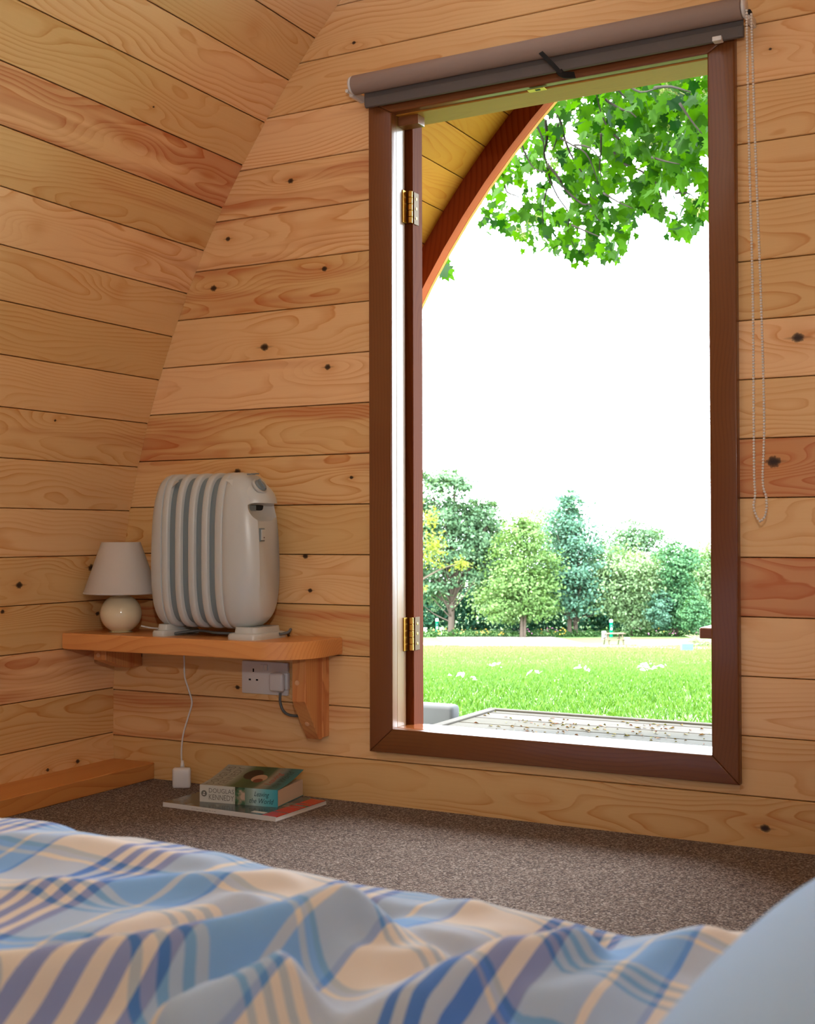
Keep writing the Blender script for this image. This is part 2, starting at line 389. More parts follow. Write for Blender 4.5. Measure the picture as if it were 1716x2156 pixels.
# ------------------------------------------------------------------ planks
M['porch'] = wood('amber_varnished_pine', lo(255, 178, 70), lo(226, 128, 42), PINE_R, lateamt=.6)
for k_ in ('porch', 'arch'): M[k_].node_tree.nodes['Principled BSDF'].inputs['Specular IOR Level'].default_value = .04
def plank(name, parent, origin, ax, ay, L, Wd, T=.016, e0=(0, 0), e1=None, seed=None, tint=0., ka=(0, 0, 0), kb=(0, 0, 0), mat=None, gap=.0010, ch=.0016):
    """board: local x along, y across, z out of the wall; e0/e1: end offsets at the lower and upper edge"""
    e1 = e1 or (L, L)
    ys = [gap, gap, gap+ch, Wd-gap-ch, Wd-gap, Wd-gap]; zs = [-T, -ch*1.3, 0, 0, -ch*1.3, -T]
    v = []
    for e in (e0, e1):
        for y, z in zip(ys, zs): v.append((e[0]+(e[1]-e[0])*y/Wd, y, z))
    f = [tuple(range(5, -1, -1)), tuple(range(6, 12))] + [(i, (i+1) % 6, (i+1) % 6+6, i+6) for i in range(6)]
    o = mesh_obj(name, v, f, mat or M['pine'], parent)
    ax, ay = Vector(ax), Vector(ay); az = ax.cross(ay)
    m = Matrix(((ax.x, ay.x, az.x, origin[0]), (ax.y, ay.y, az.y, origin[1]), (ax.z, ay.z, az.z, origin[2]), (0, 0, 0, 1)))
    o.matrix_local = m
    o['seed'] = R.random()*9 if seed is None else float(seed); o['tint'] = float(tint)
    o['knot_a'] = [float(k) for k in ka]; o['knot_b'] = [float(k) for k in kb]
    return o
def rk(L, Wd, p=.45):
    return (R.uniform(.1, .9)*L, R.uniform(.25, .75)*Wd, R.uniform(.004, .008)) if R.random() < p else (0, 0, 0)
def wallx(z):   # inner face of the arch at height z, left side
    s = (z-ACZ)/RA
    return ACX - RA*math.sqrt(max(0, 1-s*s))

# ------------------------------------------------------------------ structure: end wall with the door
ZB = [-.567 + .1287*k for k in range(-1, 20)]; ZB[0] = ZF - .01
DX0, DX1, DZ0, DZ1 = -1.578, -.672, -.533, 1.080        # hole behind the casing
def wall_poly(y0, y1, pts, mat, name):
    n = len(pts); v = [(x, y0, z) for x, z in pts] + [(x, y1, z) for x, z in pts]
    f = [tuple(range(n)), tuple(range(2*n-1, n-1, -1))] + [(i, i+n, (i+1) % n+n, (i+1) % n) for i in range(n)]
    return v, f
def arch_pts(z0, z1, n, off=.02):
    return [(wallx(z0+(z1-z0)*i/n)-off, z0+(z1-z0)*i/n) for i in range(n+1)]
def end_wall(name, y0, y1, hole):
    apex = 1.80
    if hole:
        L = arch_pts(ZF-.02, DZ1+.02, 14); left = L + [(DX0, DZ1+.02), (DX0, ZF-.02)]
        right = [(2*XC-x, z) for x, z in left]
        right = [(2*XC-x, z) for x, z in L] + [(DX1, DZ1+.02), (DX1, ZF-.02)]
        top = arch_pts(DZ1+.02, apex, 10); top = top + [(2*XC-x, z) for x, z in reversed(top)]
        bot = [(DX0, ZF-.02), (DX0, DZ0-.005), (DX1, DZ0-.005), (DX1, ZF-.02)]
        V, Fc = merge([wall_poly(y0, y1, p, None, '') for p in (left, right, top, bot)])
    else:
        L = arch_pts(ZF-.02, apex, 20); V, Fc = wall_poly(y0, y1, L + [(2*XC-x, z) for x, z in reversed(L)], None, '')
    return mesh_obj(name, V, Fc, M['dark'])
wf = end_wall('wall_front', YW+.016, YW+.085, True)
tag(wf, 'pine boarded end wall of the pod around the open doorway', 'wall', kind='structure')
# knots seen on the end wall, in pixels of the photograph: x, y, radius
KN = [(480, 503, 5), (683, 566, 6), (450, 607, 7), (557, 731, 8.5), (690, 773, 6.5), (740, 1005, 4), (500, 993, 7), (643, 1171, 6), (653, 1243, 5),
      (1680, 711, 11), (1629, 972, 13), (1611, 1744, 9), (1128, 1685, -8), (679, 1640, 8), (612, 381, 6), (1622, 103, 3), (500, 1447, 5), (745, 90, 4)]
KW = []
for x, y, r in KN:
    p = onY(x, y); KW.append((p.x, p.z, r*(p.dot(fw))/F_PX))
SEEDS = {}
for k in range(len(ZB)-1):
    z0, z1 = ZB[k], ZB[k+1]
    xl0 = wallx(z0)-.004 if z0 < 1.78 else XC; xl1 = wallx(z1)-.004 if z1 < 1.80 else XC-.02
    spans = [(xl0, xl1, DX0, DX0), (DX1, DX1, 2*XC-xl0, 2*XC-xl1)]
    if z1 < DZ0 or z0 > DZ1: spans = [(xl0, xl1, 2*XC-xl0, 2*XC-xl1)]
    for si, (a0, a1, b0, b1) in enumerate(spans):
        ks = [(kx-a0, kz-z0, kr) for kx, kz, kr in KW if z0 < kz < z1 and a0 < kx < b0]
        if not ks and z0 > 1.2: ks = [rk(b0-a0, z1-z0)]
        ks = (ks + [(0, 0, 0)]*2)[:2]
        zc = (z0+z1)/2; tint = R.choice([0, 0, .1, .18])
        if si == 1: tint = {8: 0, 6: .75, 4: .75}.get(k, 0 if k > 6 else .05)
        elif len(spans) == 2: tint = {7: .27, 10: .27, 12: .26, 3: .22, 5: .12}.get(k, tint)
        plank('plank', wf, (a0, YW, z0), (1, 0, 0), (0, 0, 1), b0-a0, z1-z0, e0=(0, a1-a0), e1=(b0-a0, b1-a0), tint=tint, ka=ks[0], kb=ks[1])
plank('plank', wf, (DX0, YW, ZB[1]), (1, 0, 0), (0, 0, 1), DX1-DX0, DZ0-ZB[1], gap=.0008)
plank('plank', wf, (DX0, YW, DZ1), (1, 0, 0), (0, 0, 1), DX1-DX0, ZB[14]-DZ1, gap=.0008)
# curved side walls (boards run along the pod); the same boards line the porch beyond the end wall
TH = [17.5+2.68*k for k in range(-8, 16)] + [59.0]
YB, YP = -1.25, 3.80
def side_point(th, side, r=RA):
    a = math.radians(th); x = ACX - r*math.cos(a); z = ACZ + r*math.sin(a)
    return (x if side < 0 else 2*XC-x), z
KL = [(40, 1232, 8), (192, 1195, 8), (205, 1292, 5), (5, 1288, 5), (163, 1603, 5), (116, 885, 3), (272, 294, -7), (440, 366, -6), (292, 541, -9), (78, 478, -7), (323, 225, 2.5), (100, 1621, 4), (533, 58, -7), (250, 610, -6)]
def hit_left(x, y):
    d = ray(x, y); lo, hi = .5, 6
    for _ in range(50):
        s = (lo+hi)/2; p = d*s
        if math.hypot(p.x-ACX, p.z-ACZ) > RA and p.x < 0: hi = s
        else: lo = s
    return d*lo
KLW = []
for x, y, r in KL:
    p = hit_left(x, y); KLW.append((p.y, math.degrees(math.asin((p.z-ACZ)/RA)), r*p.dot(fw)/F_PX))
def side_boards(parent, side, y0, y1, mt=None):
    for k in range(len(TH)-1):
        t0, t1 = TH[k], TH[k+1]
        (xa, za), (xb, zb) = side_point(t0, side), side_point(t1, side)
        w = Vector((xb-xa, 0, zb-za)); Wd = w.length; w.normalize()
        ks = [(ky-y0, (kt-t0)/(t1-t0)*Wd, kr) for ky, kt, kr in KLW if side < 0 and y1 < 3 and t0 < kt < t1]
        if not ks: ks = [rk(y1-y0, Wd, .5 if y1 > 3 else .2), rk(y1-y0, Wd, .4 if y1 > 3 else .1)]
        ks = (ks+[(0, 0, 0)]*2)[:2]
        tint = R.choice([0, 0, .05, .12]) if k != 13 else .36
        if k == 2 and side < 0: tint = .25
        if side < 0: plank('plank', parent, (xa, y0, za), (0, 1, 0), w, y1-y0, Wd, tint=tint, ka=ks[0], kb=ks[1], mat=mt)
        else: plank('plank', parent, (xa, y1, za), (0, -1, 0), w, y1-y0, Wd, tint=tint, ka=ks[0], kb=ks[1], mat=mt)
def shell(name, side, y0, y1, r0, r1, mat, th0=-5, th1=59.2, n=24, parent=None):
    v, f = [], []
    for i in range(n+1):
        t = th0+(th1-th0)*i/n
        for rr, yy in ((r0, y0), (r1, y0), (r1, y1), (r0, y1)):
            x, z = side_point(t, side, rr)
            if (x > XC) == (side < 0): x = XC
            v.append((x, yy, z))
    for i in range(n):
        for j in range(4): f.append((i*4+j, i*4+(j+1) % 4, i*4+4+(j+1) % 4, i*4+4+j))
    f.append((3, 2, 1, 0)); f.append(tuple(n*4+j for j in range(4)))
    bm = bmesh.new(); vv = [bm.verts.new(p) for p in v]
    for q in f: bm.faces.new([vv[i] for i in q])
    return bm_obj(name, bm, mat, parent)
wl = shell('wall_left', -1, YB, YW+.001, RA+.017, RA+.05, M['dark']); tag(wl, 'curved pine boarded side wall left of the doorway, leaning inward', 'wall', kind='structure')
wr = shell('wall_right', 1, YB, YW+.001, RA+.017, RA+.05, M['dark']); tag(wr, 'curved pine boarded side wall on the bed head side', 'wall', kind='structure')
side_boards(wl, -1, YB, YW-.0005); side_boards(wr, 1, YB, YW-.0005)
wb = end_wall('wall_back', YB-.08, YB-.017, False); tag(wb, 'pine boarded back wall of the pod behind the bed', 'wall', kind='structure')
for k in range(len(ZB)-1):
    z0, z1 = ZB[k], ZB[k+1]; xl0 = wallx(z0) if z0 < 1.78 else XC-.05; xl1 = wallx(z1) if z1 < 1.8 else XC-.02
    plank('plank', wb, (2*XC-xl0, YB, z0), (-1, 0, 0), (0, 0, 1), 2*(XC-xl0), z1-z0, e0=(0, xl0*0+(xl1-xl0)), e1=(2*(XC-xl0), 2*(XC-xl0)-(xl1-xl0)), tint=R.choice([0, 0, .1]), ka=rk(2, .12))
ce = empty('ceiling'); tag(ce, 'yellow pine lining of the porch roof outside the doorway', 'ceiling', kind='structure')
side_boards(ce, -1, YW+.09, YP+.06, M['porch']); side_boards(ce, 1, YW+.09, YP+.06, M['porch'])
for s, nm in ((-1, 'roof'), (1, 'roof')):
    o = shell(nm, s, YB-.1, YP+.07, RA+.052, RA+.09, M['shell']); tag(o, 'dark outer roof shell, %s slope above the boards' % ('doorway hinge side' if s < 0 else 'bed head side'), 'roof', kind='structure')
for s in (-1, 1):   # laminated arch at the mouth of the porch
    o = shell('trim_%d' % (1 if s < 0 else 2), s, YP, YP+.046, RA-.074, RA+.05, M['arch'], th0=-8)
    o['seed'] = 2.2+s; o['tint'] = .3
    e = shell('arch_edge', s, YP+.0465, YP+.062, RA-.0745, RA+.05, M['head'], th0=-8, parent=o); e['label'] = 'pale outer edge of the arch'; e['seed'] = 1.; e['tint'] = 0.
    tag(o, 'brown curved porch arch, %s' % ('half seen through the doorway' if s < 0 else 'half hidden beyond the doorway'), 'arch trim', kind='structure')
fl = box('floor', (-2.75, YB-.05, ZF-.03), (.50, YW+.05, ZF), M['carpet']); tag(fl, 'speckled brown carpet floor between the bed and the end wall', 'floor', kind='structure')
# low pine ledge along the foot of the left wall
ld = box('trim_3', (-2.452, -.60, ZF), (-2.289, YW-.0005, -.632), M['shelf'], None, .002, 1); ld['seed'] = 1.3; ld['tint'] = .1
ld.data.materials[0] = wood('pine_ledge', lin(224, 156, 92), lin(194, 112, 54), PINE_R, rough=.4, axis='y', knots=False)
tag(ld, 'low pine ledge along the foot of the curved left wall', 'ledge', kind='structure')

# ------------------------------------------------------------------ door frame
dr = empty('door_1', (XC, YW, DZ0)); tag(dr, 'brown timber doorway with open leaf in the end wall', 'door', kind='structure')
def dpart(name, lo, hi, mat, bev=.003, seg=2, parent=None, seed=None, tint=.1):
    bm = bmesh.new(); add_box(bm, lo, hi, bev, seg)
    cx = Vector(((lo[0]+hi[0])/2, (lo[1]+hi[1])/2, (lo[2]+hi[2])/2))
    for v in bm.verts: v.co -= cx
    o = bm_obj(name, bm, mat); o.parent = parent or dr
    base = dr.location.copy() if parent is None else None
    o.location = cx - (dr.location if parent is None else Vector(parent['abs_']))
    o['seed'] = R.random()*5 if seed is None else seed; o['tint'] = tint
    return o
FX0, FX1, FZ0, FZ1 = -1.587, -.667, -.542, 1.090
OX0, OX1, OZ0, OZ1 = -1.521, -.727, -.482, 1.052
def mitred(name, pts, mat):   # casing length with mitred ends, y from YW-.022 to YW+.0
    n = 4; y0, y1 = YW-.022, YW+.004
    v = [(x, y0, z) for x, z in pts] + [(x, y1, z) for x, z in pts]
    f = [tuple(range(n)), tuple(range(2*n-1, n-1, -1))] + [(i, i+n, (i+1) % n+n, (i+1) % n) for i in range(n)]
    bm = bmesh.new(); vv = [bm.verts.new(p) for p in v]
    for q in f: bm.faces.new([vv[i] for i in q])
    bmesh.ops.recalc_face_normals(bm, faces=bm.faces)
    es = [e for e in bm.edges if abs(e.verts[0].co.y-y0) < 1e-6 and abs(e.verts[1].co.y-y0) < 1e-6]
    bmesh.ops.bevel(bm, geom=es, offset=.004, segments=3, profile=.5, affect='EDGES')
    for q in bm.verts: q.co -= dr.location
    o = bm_obj(name, bm, mat, dr); smooth_by_angle(o, 30); o['seed'] = R.random()*5; o['tint'] = .15; return o
mitred('casing', [(FX0, FZ0), (FX0, FZ1), (OX0, OZ1), (OX0, OZ0)], M['brown_z'])
mitred('casing', [(FX1, FZ1), (FX1, FZ0), (OX1, OZ0), (OX1, OZ1)], M['brown_z'])
mitred('casing', [(FX0, FZ1), (FX1, FZ1), (OX1, OZ1), (OX0, OZ1)], M['brown'])
mitred('casing', [(FX1, FZ0), (FX0, FZ0), (OX0, OZ0), (OX1, OZ0)], M['brown'])
YO = 2.800   # outer edge of the jambs
dpart('jamb', (OX0-.055, YW+.001, OZ0-.05), (OX0+.0005, YO, OZ1+.05), M['reveal'])['label'] = 'varnished hinge jamb, glossy'
dpart('jamb', (OX1-.0005, YW+.001, OZ0-.05), (OX1+.053, YO, OZ1+.05), M['brown_z'])
dpart('jamb_head', (OX0, YW+.001, OZ1-.003), (OX1, YO+.05, OZ1+.05), M['head'])['label'] = 'yellowish varnished door head'
dpart('head_stop', (OX0+.001, YW+.012, OZ1-.026), (OX0+.058, YO-.002, OZ1-.0025), M['brown'], .001)
dpart('sill', (OX0, YW+.001, OZ0-.05), (OX1, YO+.035, OZ0+.001), wood('varnished_sill', lin(176, 96, 44), lin(150, 76, 32), PINE_R, rough=.12, coat=1., knots=False, lateamt=.3))
# brass bolt keeper in the head
kp = onZ(1130, 188, OZ1-.004); bm = bmesh.new(); add_box(bm, (-.022, -.010, -.0015), (.022, .010, 0), .0007, 1)
ko = bm_obj('bolt_keeper', bm, M['brass'], dr); ko.location = Vector((kp.x, kp.y, OZ1-.0045)) - dr.location; ko['label'] = 'brass bolt keeper in the door head'
bm = bmesh.new(); add_box(bm, (-.006, -.004, -.0008), (.006, .004, 0)); bm_obj('bolt_hole', bm, M['slot'], ko).location = (.003, 0, -.0013)
# door leaf folded back against the outside
LFX = -1.506; LY0 = 2.812; LT = .050; LW = .40
lf = empty('door_leaf', Vector((LFX, LY0, OZ0)) - dr.location); lf.parent = dr
def leafbox(name, x0, x1, z0, z1, y0=0, y1=LT, mat=None):
    bm = bmesh.new(); add_box(bm, (x0, y0, z0), (x1, y1, z1), .002, 1); o = bm_obj(name, bm, M['leaf_z'], lf)
    o['seed'] = R.random()*5; o['tint'] = .45; return o
LH0, LH1 = -.004, 1.545
leafbox('stile', -.075, 0, LH0, LH1); leafbox('stile', -LW, -LW+.075, LH0, LH1)
leafbox('rail', -LW+.075, -.075, LH0, LH0+.10, mat=M['brown']); leafbox('rail', -LW+.075, -.075, LH1-.08, LH1, mat=M['brown']); leafbox('rail', -LW+.075, -.075, .70, .78, mat=M['brown'])
leafbox('panel', -LW+.075, -.075, LH0+.10, .70, .018, .032); gp = leafbox('panel', -LW+.075, -.075, .78, LH1-.08, .018, .032)
lf.rotation_euler = (0, 0, math.radians(-3))
for py0, py1 in ((402, 470), (1300, 1370)):
    za, zb = onY(870, py1, 2.808).z, onY(870, py0, 2.808).z
    hg = empty('hinge', Vector((OX0+.006, 2.806, (za+zb)/2)) - dr.location); hg.parent = dr; hh = (zb-za)/2
    bm = bmesh.new()
    for j in range(5):
        z0 = -hh+2*hh*j/5; v, f = lathe([(.0052, z0+.0006), (.0058, z0+.0012), (.0058, z0+2*hh/5-.0012), (.0052, z0+2*hh/5-.0006)], 14)
        vs = [bm.verts.new((x+.006, y, z)) for x, y, z in v]
        for q in f: bm.faces.new([vs[i] for i in q])
    smooth_by_angle(bm_obj('knuckle', bm, M['brass'], hg), 40)
    bm = bmesh.new(); add_box(bm, (-.0055, -.022, -hh), (-.003, .002, hh), .0006, 1); bm_obj('hinge_plate', bm, M['brass'], hg)
    bm = bmesh.new(); add_box(bm, (.0095, .010, -hh), (.0115, .036, hh), .0006, 1); bm_obj('hinge_plate', bm, M['aged_brass'], hg)
    for dz in (-.6, 0, .6):
        v, f = lathe([(.0035, 0), (.0035, .0008), (.001, .0012)], 10)
        o = mesh_obj('screw', [(z+.0115, x+.022, y+dz*hh) for x, y, z in v], f, M['brass'], hg)

# ------------------------------------------------------------------ roller blind
bl = empty('roller_blind', (XC, YW, 1.10)); tag(bl, 'rolled-up grey roller blind over the top of the doorway', 'blind')
BY = 2.690; BX0, BX1 = -1.605, -.640; BZ = 1.122
def loc(o, base): o.data.transform(Matrix.Translation(-Vector(base))); return o
v, f = lathe([(.021, 0), (.0235, .001), (.0235, BX1-BX0-.001), (.021, BX1-BX0)], 32)
loc(mesh_obj('fabric_roll', [(BX0+z, BY+x, BZ+y) for x, y, z in v], f, M['blind'], bl, True), bl.location); smooth_by_angle(bl.children[-1])
v, f = lathe([(.008, 0), (.008, .010)], 20)
# hanging fabric with hem bar behind the roll
bm = bmesh.new(); add_box(bm, (BX0+.020, BY+.016, 1.074), (BX1-.002, BY+.0185, BZ)); loc(bm_obj('hanging_fabric', bm, M['blind_dark'], bl), bl.location)
bm = bmesh.new(); add_box(bm, (BX0+.022, BY+.012, 1.066), (BX1-.001, BY+.024, 1.092), .003, 2); loc(bm_obj('hem_bar', bm, M['blind_dark'], bl), bl.location)
for x, s in ((BX0-.004, -1), (BX1+.004, 1)):
    o = empty('bracket', Vector((x, BY, BZ)) - bl.location); o.parent = bl
    v, f = lathe([(.010, -.003), (.0215, -.003), (.0225, 0), (.0215, .004), (.012, .006)], 24)
    mesh_obj('disc', [(s*z, a, b) for a, b, z in v], f, M['white_plastic'], o, True)
    bm = bmesh.new(); add_box(bm, (min(0, s*.012), .0, -.026), (max(0, s*.012), .0585, -.008), .002, 1); bm_obj('arm', bm, M['white_plastic'], o)
    v, f = lathe([(.0045, 0), (.0045, .012)], 12); mesh_obj('pin', [(a+s*.012, z-.010, b-.014) for a, b, z in v], f, M['slot'] if s > 0 else M['white_plastic'], o)
# bead chain
ch = []
pL = [onY(x, y, 2.672) for x, y in ((1572, 22), (1577, 300), (1585, 620), (1587, 880), (1588, 1000), (1590, 1040), (1587, 1065), (1592, 1085), (1601, 1098))]
pR = [onY(x, y, 2.672) for x, y in ((1582, 30), (1590, 300), (1602, 620), (1609, 880), (1606, 1010), (1613, 1045), (1614, 1070), (1610, 1088), (1601, 1098))]
path = spline(pL, 24)+list(reversed(spline(pR, 24)))[1:]
pts = [path[0]]; acc = 0
for a, b in zip(path, path[1:]):
    seg = (b-a).length; t = .0062-acc
    while t < seg: pts.append(a+(b-a)*(t/seg)); t += .0062
    acc = seg-(t-.0062)
ico = bmesh.new(); bmesh.ops.create_icosphere(ico, subdivisions=1, radius=.0032); iv = [q.co.copy() for q in ico.verts]; jf = [tuple(q.index for q in t.verts) for t in ico.faces]; ico.free()
parts = [([p+q for q in iv], jf) for p in pts]; parts.append(tube_geo(path, .0006, 4))
V, Fc = merge(parts); o = mesh_obj('bead_chain', V, Fc, M['bead'], bl, True); loc(o, bl.location); o['kind'] = 'stuff'
# black tie strap round the rolled blind, its end lying on the door head
p1, p2, p3 = onY(1141, 113, 2.668), onY(1180, 152, 2.690), onY(1210, 158, 2.715)
def ribbon(name, pts, w, wd, mat, parent):
    P = spline(pts, 6); v, f = [], []
    wd = Vector(wd)
    for i, p in enumerate(P):
        t = (P[min(i+1, len(P)-1)]-P[max(i-1, 0)]).normalized(); nrm = t.cross(wd).normalized(); b = nrm.cross(t)
        for s, h in ((-1, -1), (1, -1), (1, 1), (-1, 1)): v.append(p+b*s*w/2+nrm*h*.0012)
    for i in range(len(P)-1):
        for j in range(4): f.append((i*4+j, i*4+(j+1) % 4, i*4+4+(j+1) % 4, i*4+4+j))
    f += [(3, 2, 1, 0), tuple((len(P)-1)*4+j for j in range(4))]
    return mesh_obj(name, v, f, mat, parent)
st = ribbon('tie_strap', [p1+Vector((-.004, .004, .004)), p1, (p1+p2)/2, p2+Vector((0, 0, -.002))], .010, (1, .2, .5), M['black'], bl); loc(st, bl.location); st['label'] = 'black tie strap round the roll'
st = ribbon('tie_strap', [p2+Vector((-.004, 0, .004)), p2+Vector((.006, .004, -.006)), p3], .016, (0, .3, 1), M['black'], bl); loc(st, bl.location); st['label'] = 'loose end of the black strap'
p = onY(1511, 84, 2.700); bm = bmesh.new(); add_box(bm, (p.x-.010, 2.692, p.z-.004), (p.x+.010, 2.712, p.z+.006), .001, 1)
o = bm_obj('blind_clip', bm, M['white_plastic'], bl); loc(o, bl.location); o['label'] = 'small white clip below the blind'

# ------------------------------------------------------------------ wall shelf
SZ = -.263; SY0 = 2.535; SX0, SX1 = -2.432, -1.678
sh = empty('wall_shelf', (-2.05, YW, SZ-.043)); tag(sh, 'thick varnished pine shelf on brackets holding lamp and heater', 'shelf')
def sadd(o): return loc(o, sh.location)
rc = .125; pts = [(wallx(SZ)+.002, YW-.001), (wallx(SZ)+.002, SY0)]
for k in range(13):
    a = -math.pi/2 + (math.pi/2)*k/12; pts.append((SX1-rc*.95+rc*.95*math.cos(a), SY0+rc+rc*math.sin(a)))
pts.append((SX1, YW-.001)); n = len(pts)
bm = bmesh.new(); vb = [bm.verts.new((x, y, SZ-.043)) for x, y in pts]; vt = [bm.verts.new((x, y, SZ)) for x, y in pts]
bm.faces.new(vb[::-1]); bm.faces.new(vt)
for i in range(n): bm.faces.new((vb[i], vb[(i+1) % n], vt[(i+1) % n], vt[i]))
bmesh.ops.bevel(bm, geom=[e for e in bm.edges if abs(e.verts[0].co.z-e.verts[1].co.z) < 1e-6], offset=.004, segments=2, profile=.5, affect='EDGES')
o = sadd(bm_obj('board', bm, M['shelf'], sh)); smooth_by_angle(o, 40); o['seed'] = 4.4; o['tint'] = .05
def bracket(x0, x1, depth, h, cleat, zt):
    b = empty('bracket', Vector(((x0+x1)/2, YW, zt)) - sh.location); b.parent = sh; base = Vector(((x0+x1)/2, YW, zt))
    prof = [(YW-cleat, zt), (YW-depth, zt), (YW-depth, zt-h*.52), (YW-depth*.42, zt-h), (YW-cleat, zt-h)]
    m = len(prof); v = [(x0, y, z) for y, z in prof]+[(x1, y, z) for y, z in prof]
    f = [tuple(range(m)), tuple(range(2*m-1, m-1, -1))]+[(i, i+m, (i+1) % m+m, (i+1) % m) for i in range(m)]
    bm = bmesh.new(); vv = [bm.verts.new(p) for p in v]
    for q in f: bm.faces.new([vv[i] for i in q])
    bmesh.ops.bevel(bm, geom=list(bm.edges), offset=.0015, segments=1, affect='EDGES')
    o = loc(bm_obj('arm', bm, M['shelf_z'], b), base); o['seed'] = 7.7; o['tint'] = .22; o['knot_a'] = [zt-h*.5-base.z, .0, .006]
    if cleat:
        bm = bmesh.new(); add_box(bm, (x0, YW-cleat+.0005, zt-h*.985), (x1, YW-.0005, zt), .0015, 1)
        o = loc(bm_obj('cleat', bm, M['shelf_z'], b), base); o['seed'] = 3.1; o['tint'] = 0
    for fz, yy in ((.30, YW-depth-.0006), (.80, YW-depth*.66-.002)):
        if h < .15 and fz > .5: continue
        v, f = lathe([(.0065, 0), (.0065, .0015), (.005, .002)], 16)
        ang = 0 if fz < .5 else math.atan2(depth*.58, h*.48)
        mt = Matrix.Translation(Vector(((x0+x1)/2-.004 if fz < .5 else (x0+x1)/2+.002, yy, zt-h*fz)) - base) @ Matrix.Rotation(math.pi/2+ang, 4, 'X')
        mesh_obj('screw_cap', [mt @ Vector(p) for p in v], f, M['plug_cap'], b)
    return b
bracket(-1.758, -1.718, .112, .213, .034, SZ-.0435)
bracket(-2.375, -2.333, .150, .060, 0.0, SZ-.0435)

# ------------------------------------------------------------------ table lamp
LX, LY = -2.306, 2.630
lp = empty('table_lamp', (LX, LY, SZ)); tag(lp, 'small table lamp with round cream base and white cone shade on the shelf', 'lamp')
prof = [(.030, 0), (.033, .001)]
for k in range(17):
    a = -math.pi/2*.72 + (math.pi/2*.72+math.pi/2*.84)*k/16; prof.append((.0555*math.cos(a), .0505+.0525*math.sin(a)))
prof += [(.0135, .104), (.0135, .108)]
v, f = lathe(prof, 40); smooth_by_angle(mesh_obj('base', v, f, M['lamp_glaze'], lp), 50)
v, f = lathe([(.012, .107), (.012, .135), (.009, .136)], 20); mesh_obj('lamp_holder', v, f, M['white_plastic'], lp, True)
v, f = lathe([(.010, .136), (.022, .160), (.026, .175), (.020, .192), (.006, .199)], 20); mesh_obj('bulb', v, f, M['white_plastic'], lp, True)
v, f = lathe([(.0995, .104), (.1000, .106), (.0520, .243), (.0510, .243), (.0980, .106)], 48, False)
o = mesh_obj('lamp_shade', v, f, M['shade'], lp); smooth_by_angle(o, 40)
v, f = lathe([(.0995, .1045), (.1007, .1045), (.0995, .1085), (.0983, .1085)], 48, False); mesh_obj('shade_rim', v, f, M['shade'], lp, True)
pc = [onY(x, y, yy) for x, y, yy in ((297, 1318, 2.655), (318, 1322, 2.665), (345, 1324, 2.68), (372, 1326, 2.70), (386, 1331, 2.715))]
pc = [Vector((p.x, p.y, max(p.z, SZ+.003))) for p in pc]
down = [onY(x, y, 2.722-.0*y) for x, y in ((387, 1360), (388, 1395), (389, 1425), (398, 1455), (404, 1480), (396, 1510), (386, 1545), (382, 1580), (383, 1612))]
tube('cord', pc + down, .0024, M['white_plastic'], lp).data.transform(Matrix.Translation(-lp.location))
pg = empty('plug', onY(384, 1636, 2.700) - lp.location, math.radians(30)); pg.parent = lp; pg.scale = (1.12, 1.12, 1.12)
bm = bmesh.new(); add_box(bm, (-.022, -.020, -.025), (.022, -.002, .025), .007, 3); add_box(bm, (-.0185, -.002, -.0215), (.0185, .014, .0215), .004, 2)
smooth_by_angle(bm_obj('plug_body', bm, M['white_plastic'], pg), 40)
v, f = lathe([(.0055, .022), (.0045, .030), (.003, .040)], 12); mesh_obj('cord_sleeve', v, f, M['white_plastic'], pg, True)
bm = bmesh.new()
for x, z, w, h in ((0, .008, .002, .004), (-.008, -.008, .003, .002), (.008, -.008, .003, .002)): add_box(bm, (x-w, .014, z-h), (x+w, .024, z+h))
bm_obj('pins', bm, M['brass'], pg)

# ------------------------------------------------------------------ oil heater
HX0, HX1, HY0, HY1 = -2.160, -1.822, 2.562, 2.712; HYc = (HY0+HY1)/2
ht = empty('oil_heater', ((HX0+HX1)/2, HYc, SZ)); tag(ht, 'small white finned electric heater with grey gaps on the pine shelf', 'heater')
hb = ht.location
def hprof(inset, depth=.156, z0=.022, z1=.422, n=56):
    """outline of a fin in the y-z plane: a tall bowed oblong"""
    out = []; zc = (z0+z1)/2
    for k in range(n):
        a = 2*math.pi*(k+.5)/n; c_, s_ = math.cos(a), math.sin(a)
        e = .62 if s_ > 0 else .56
        y = (depth/2-inset)*abs(c_)**.66*(1 if c_ > 0 else -1); z = (( z1-z0)/2-inset)*abs(s_)**e*(1 if s_ > 0 else -1)
        out.append((y, zc+z))
    return out
def bowx(v, x0, sg):   # end caps bulge outward at mid height
    return [(x+sg*abs(x-x0)*(-.30*((z-.17)/.25)**2), y, z) for x, y, z in v]
def loft(sections):
    v, f = [], []; n = len(sections[0][1])
    for x, pr in sections: v += [(x, y, z) for y, z in pr]
    for i in range(len(sections)-1):
        for k in range(n): f.append((i*n+k, i*n+(k+1) % n, (i+1)*n+(k+1) % n, (i+1)*n+k))
    f.append(tuple(range(n-1, -1, -1))); f.append(tuple((len(sections)-1)*n+k for k in range(n)))
    return v, f
def fin(name, x0, x1, mat, ins=0, e=.004):
    x0 -= hb.x; x1 -= hb.x
    v, f = loft([(x0, hprof(ins+e)), (x0+e*.4, hprof(ins+e*.35)), (x0+e, hprof(ins)), (x1-e, hprof(ins)), (x1-e*.4, hprof(ins+e*.35)), (x1, hprof(ins+e))])
    o = mesh_obj(name, v, f, mat, ht); smooth_by_angle(o, 50); return o
gaps = [(-2.090, -2.067), (-2.0475, -2.0250), (-2.0045, -1.9830), (-1.9630, -1.9410)]
xs = [-2.1105] + [x for g in gaps for x in g] + [-1.9165]
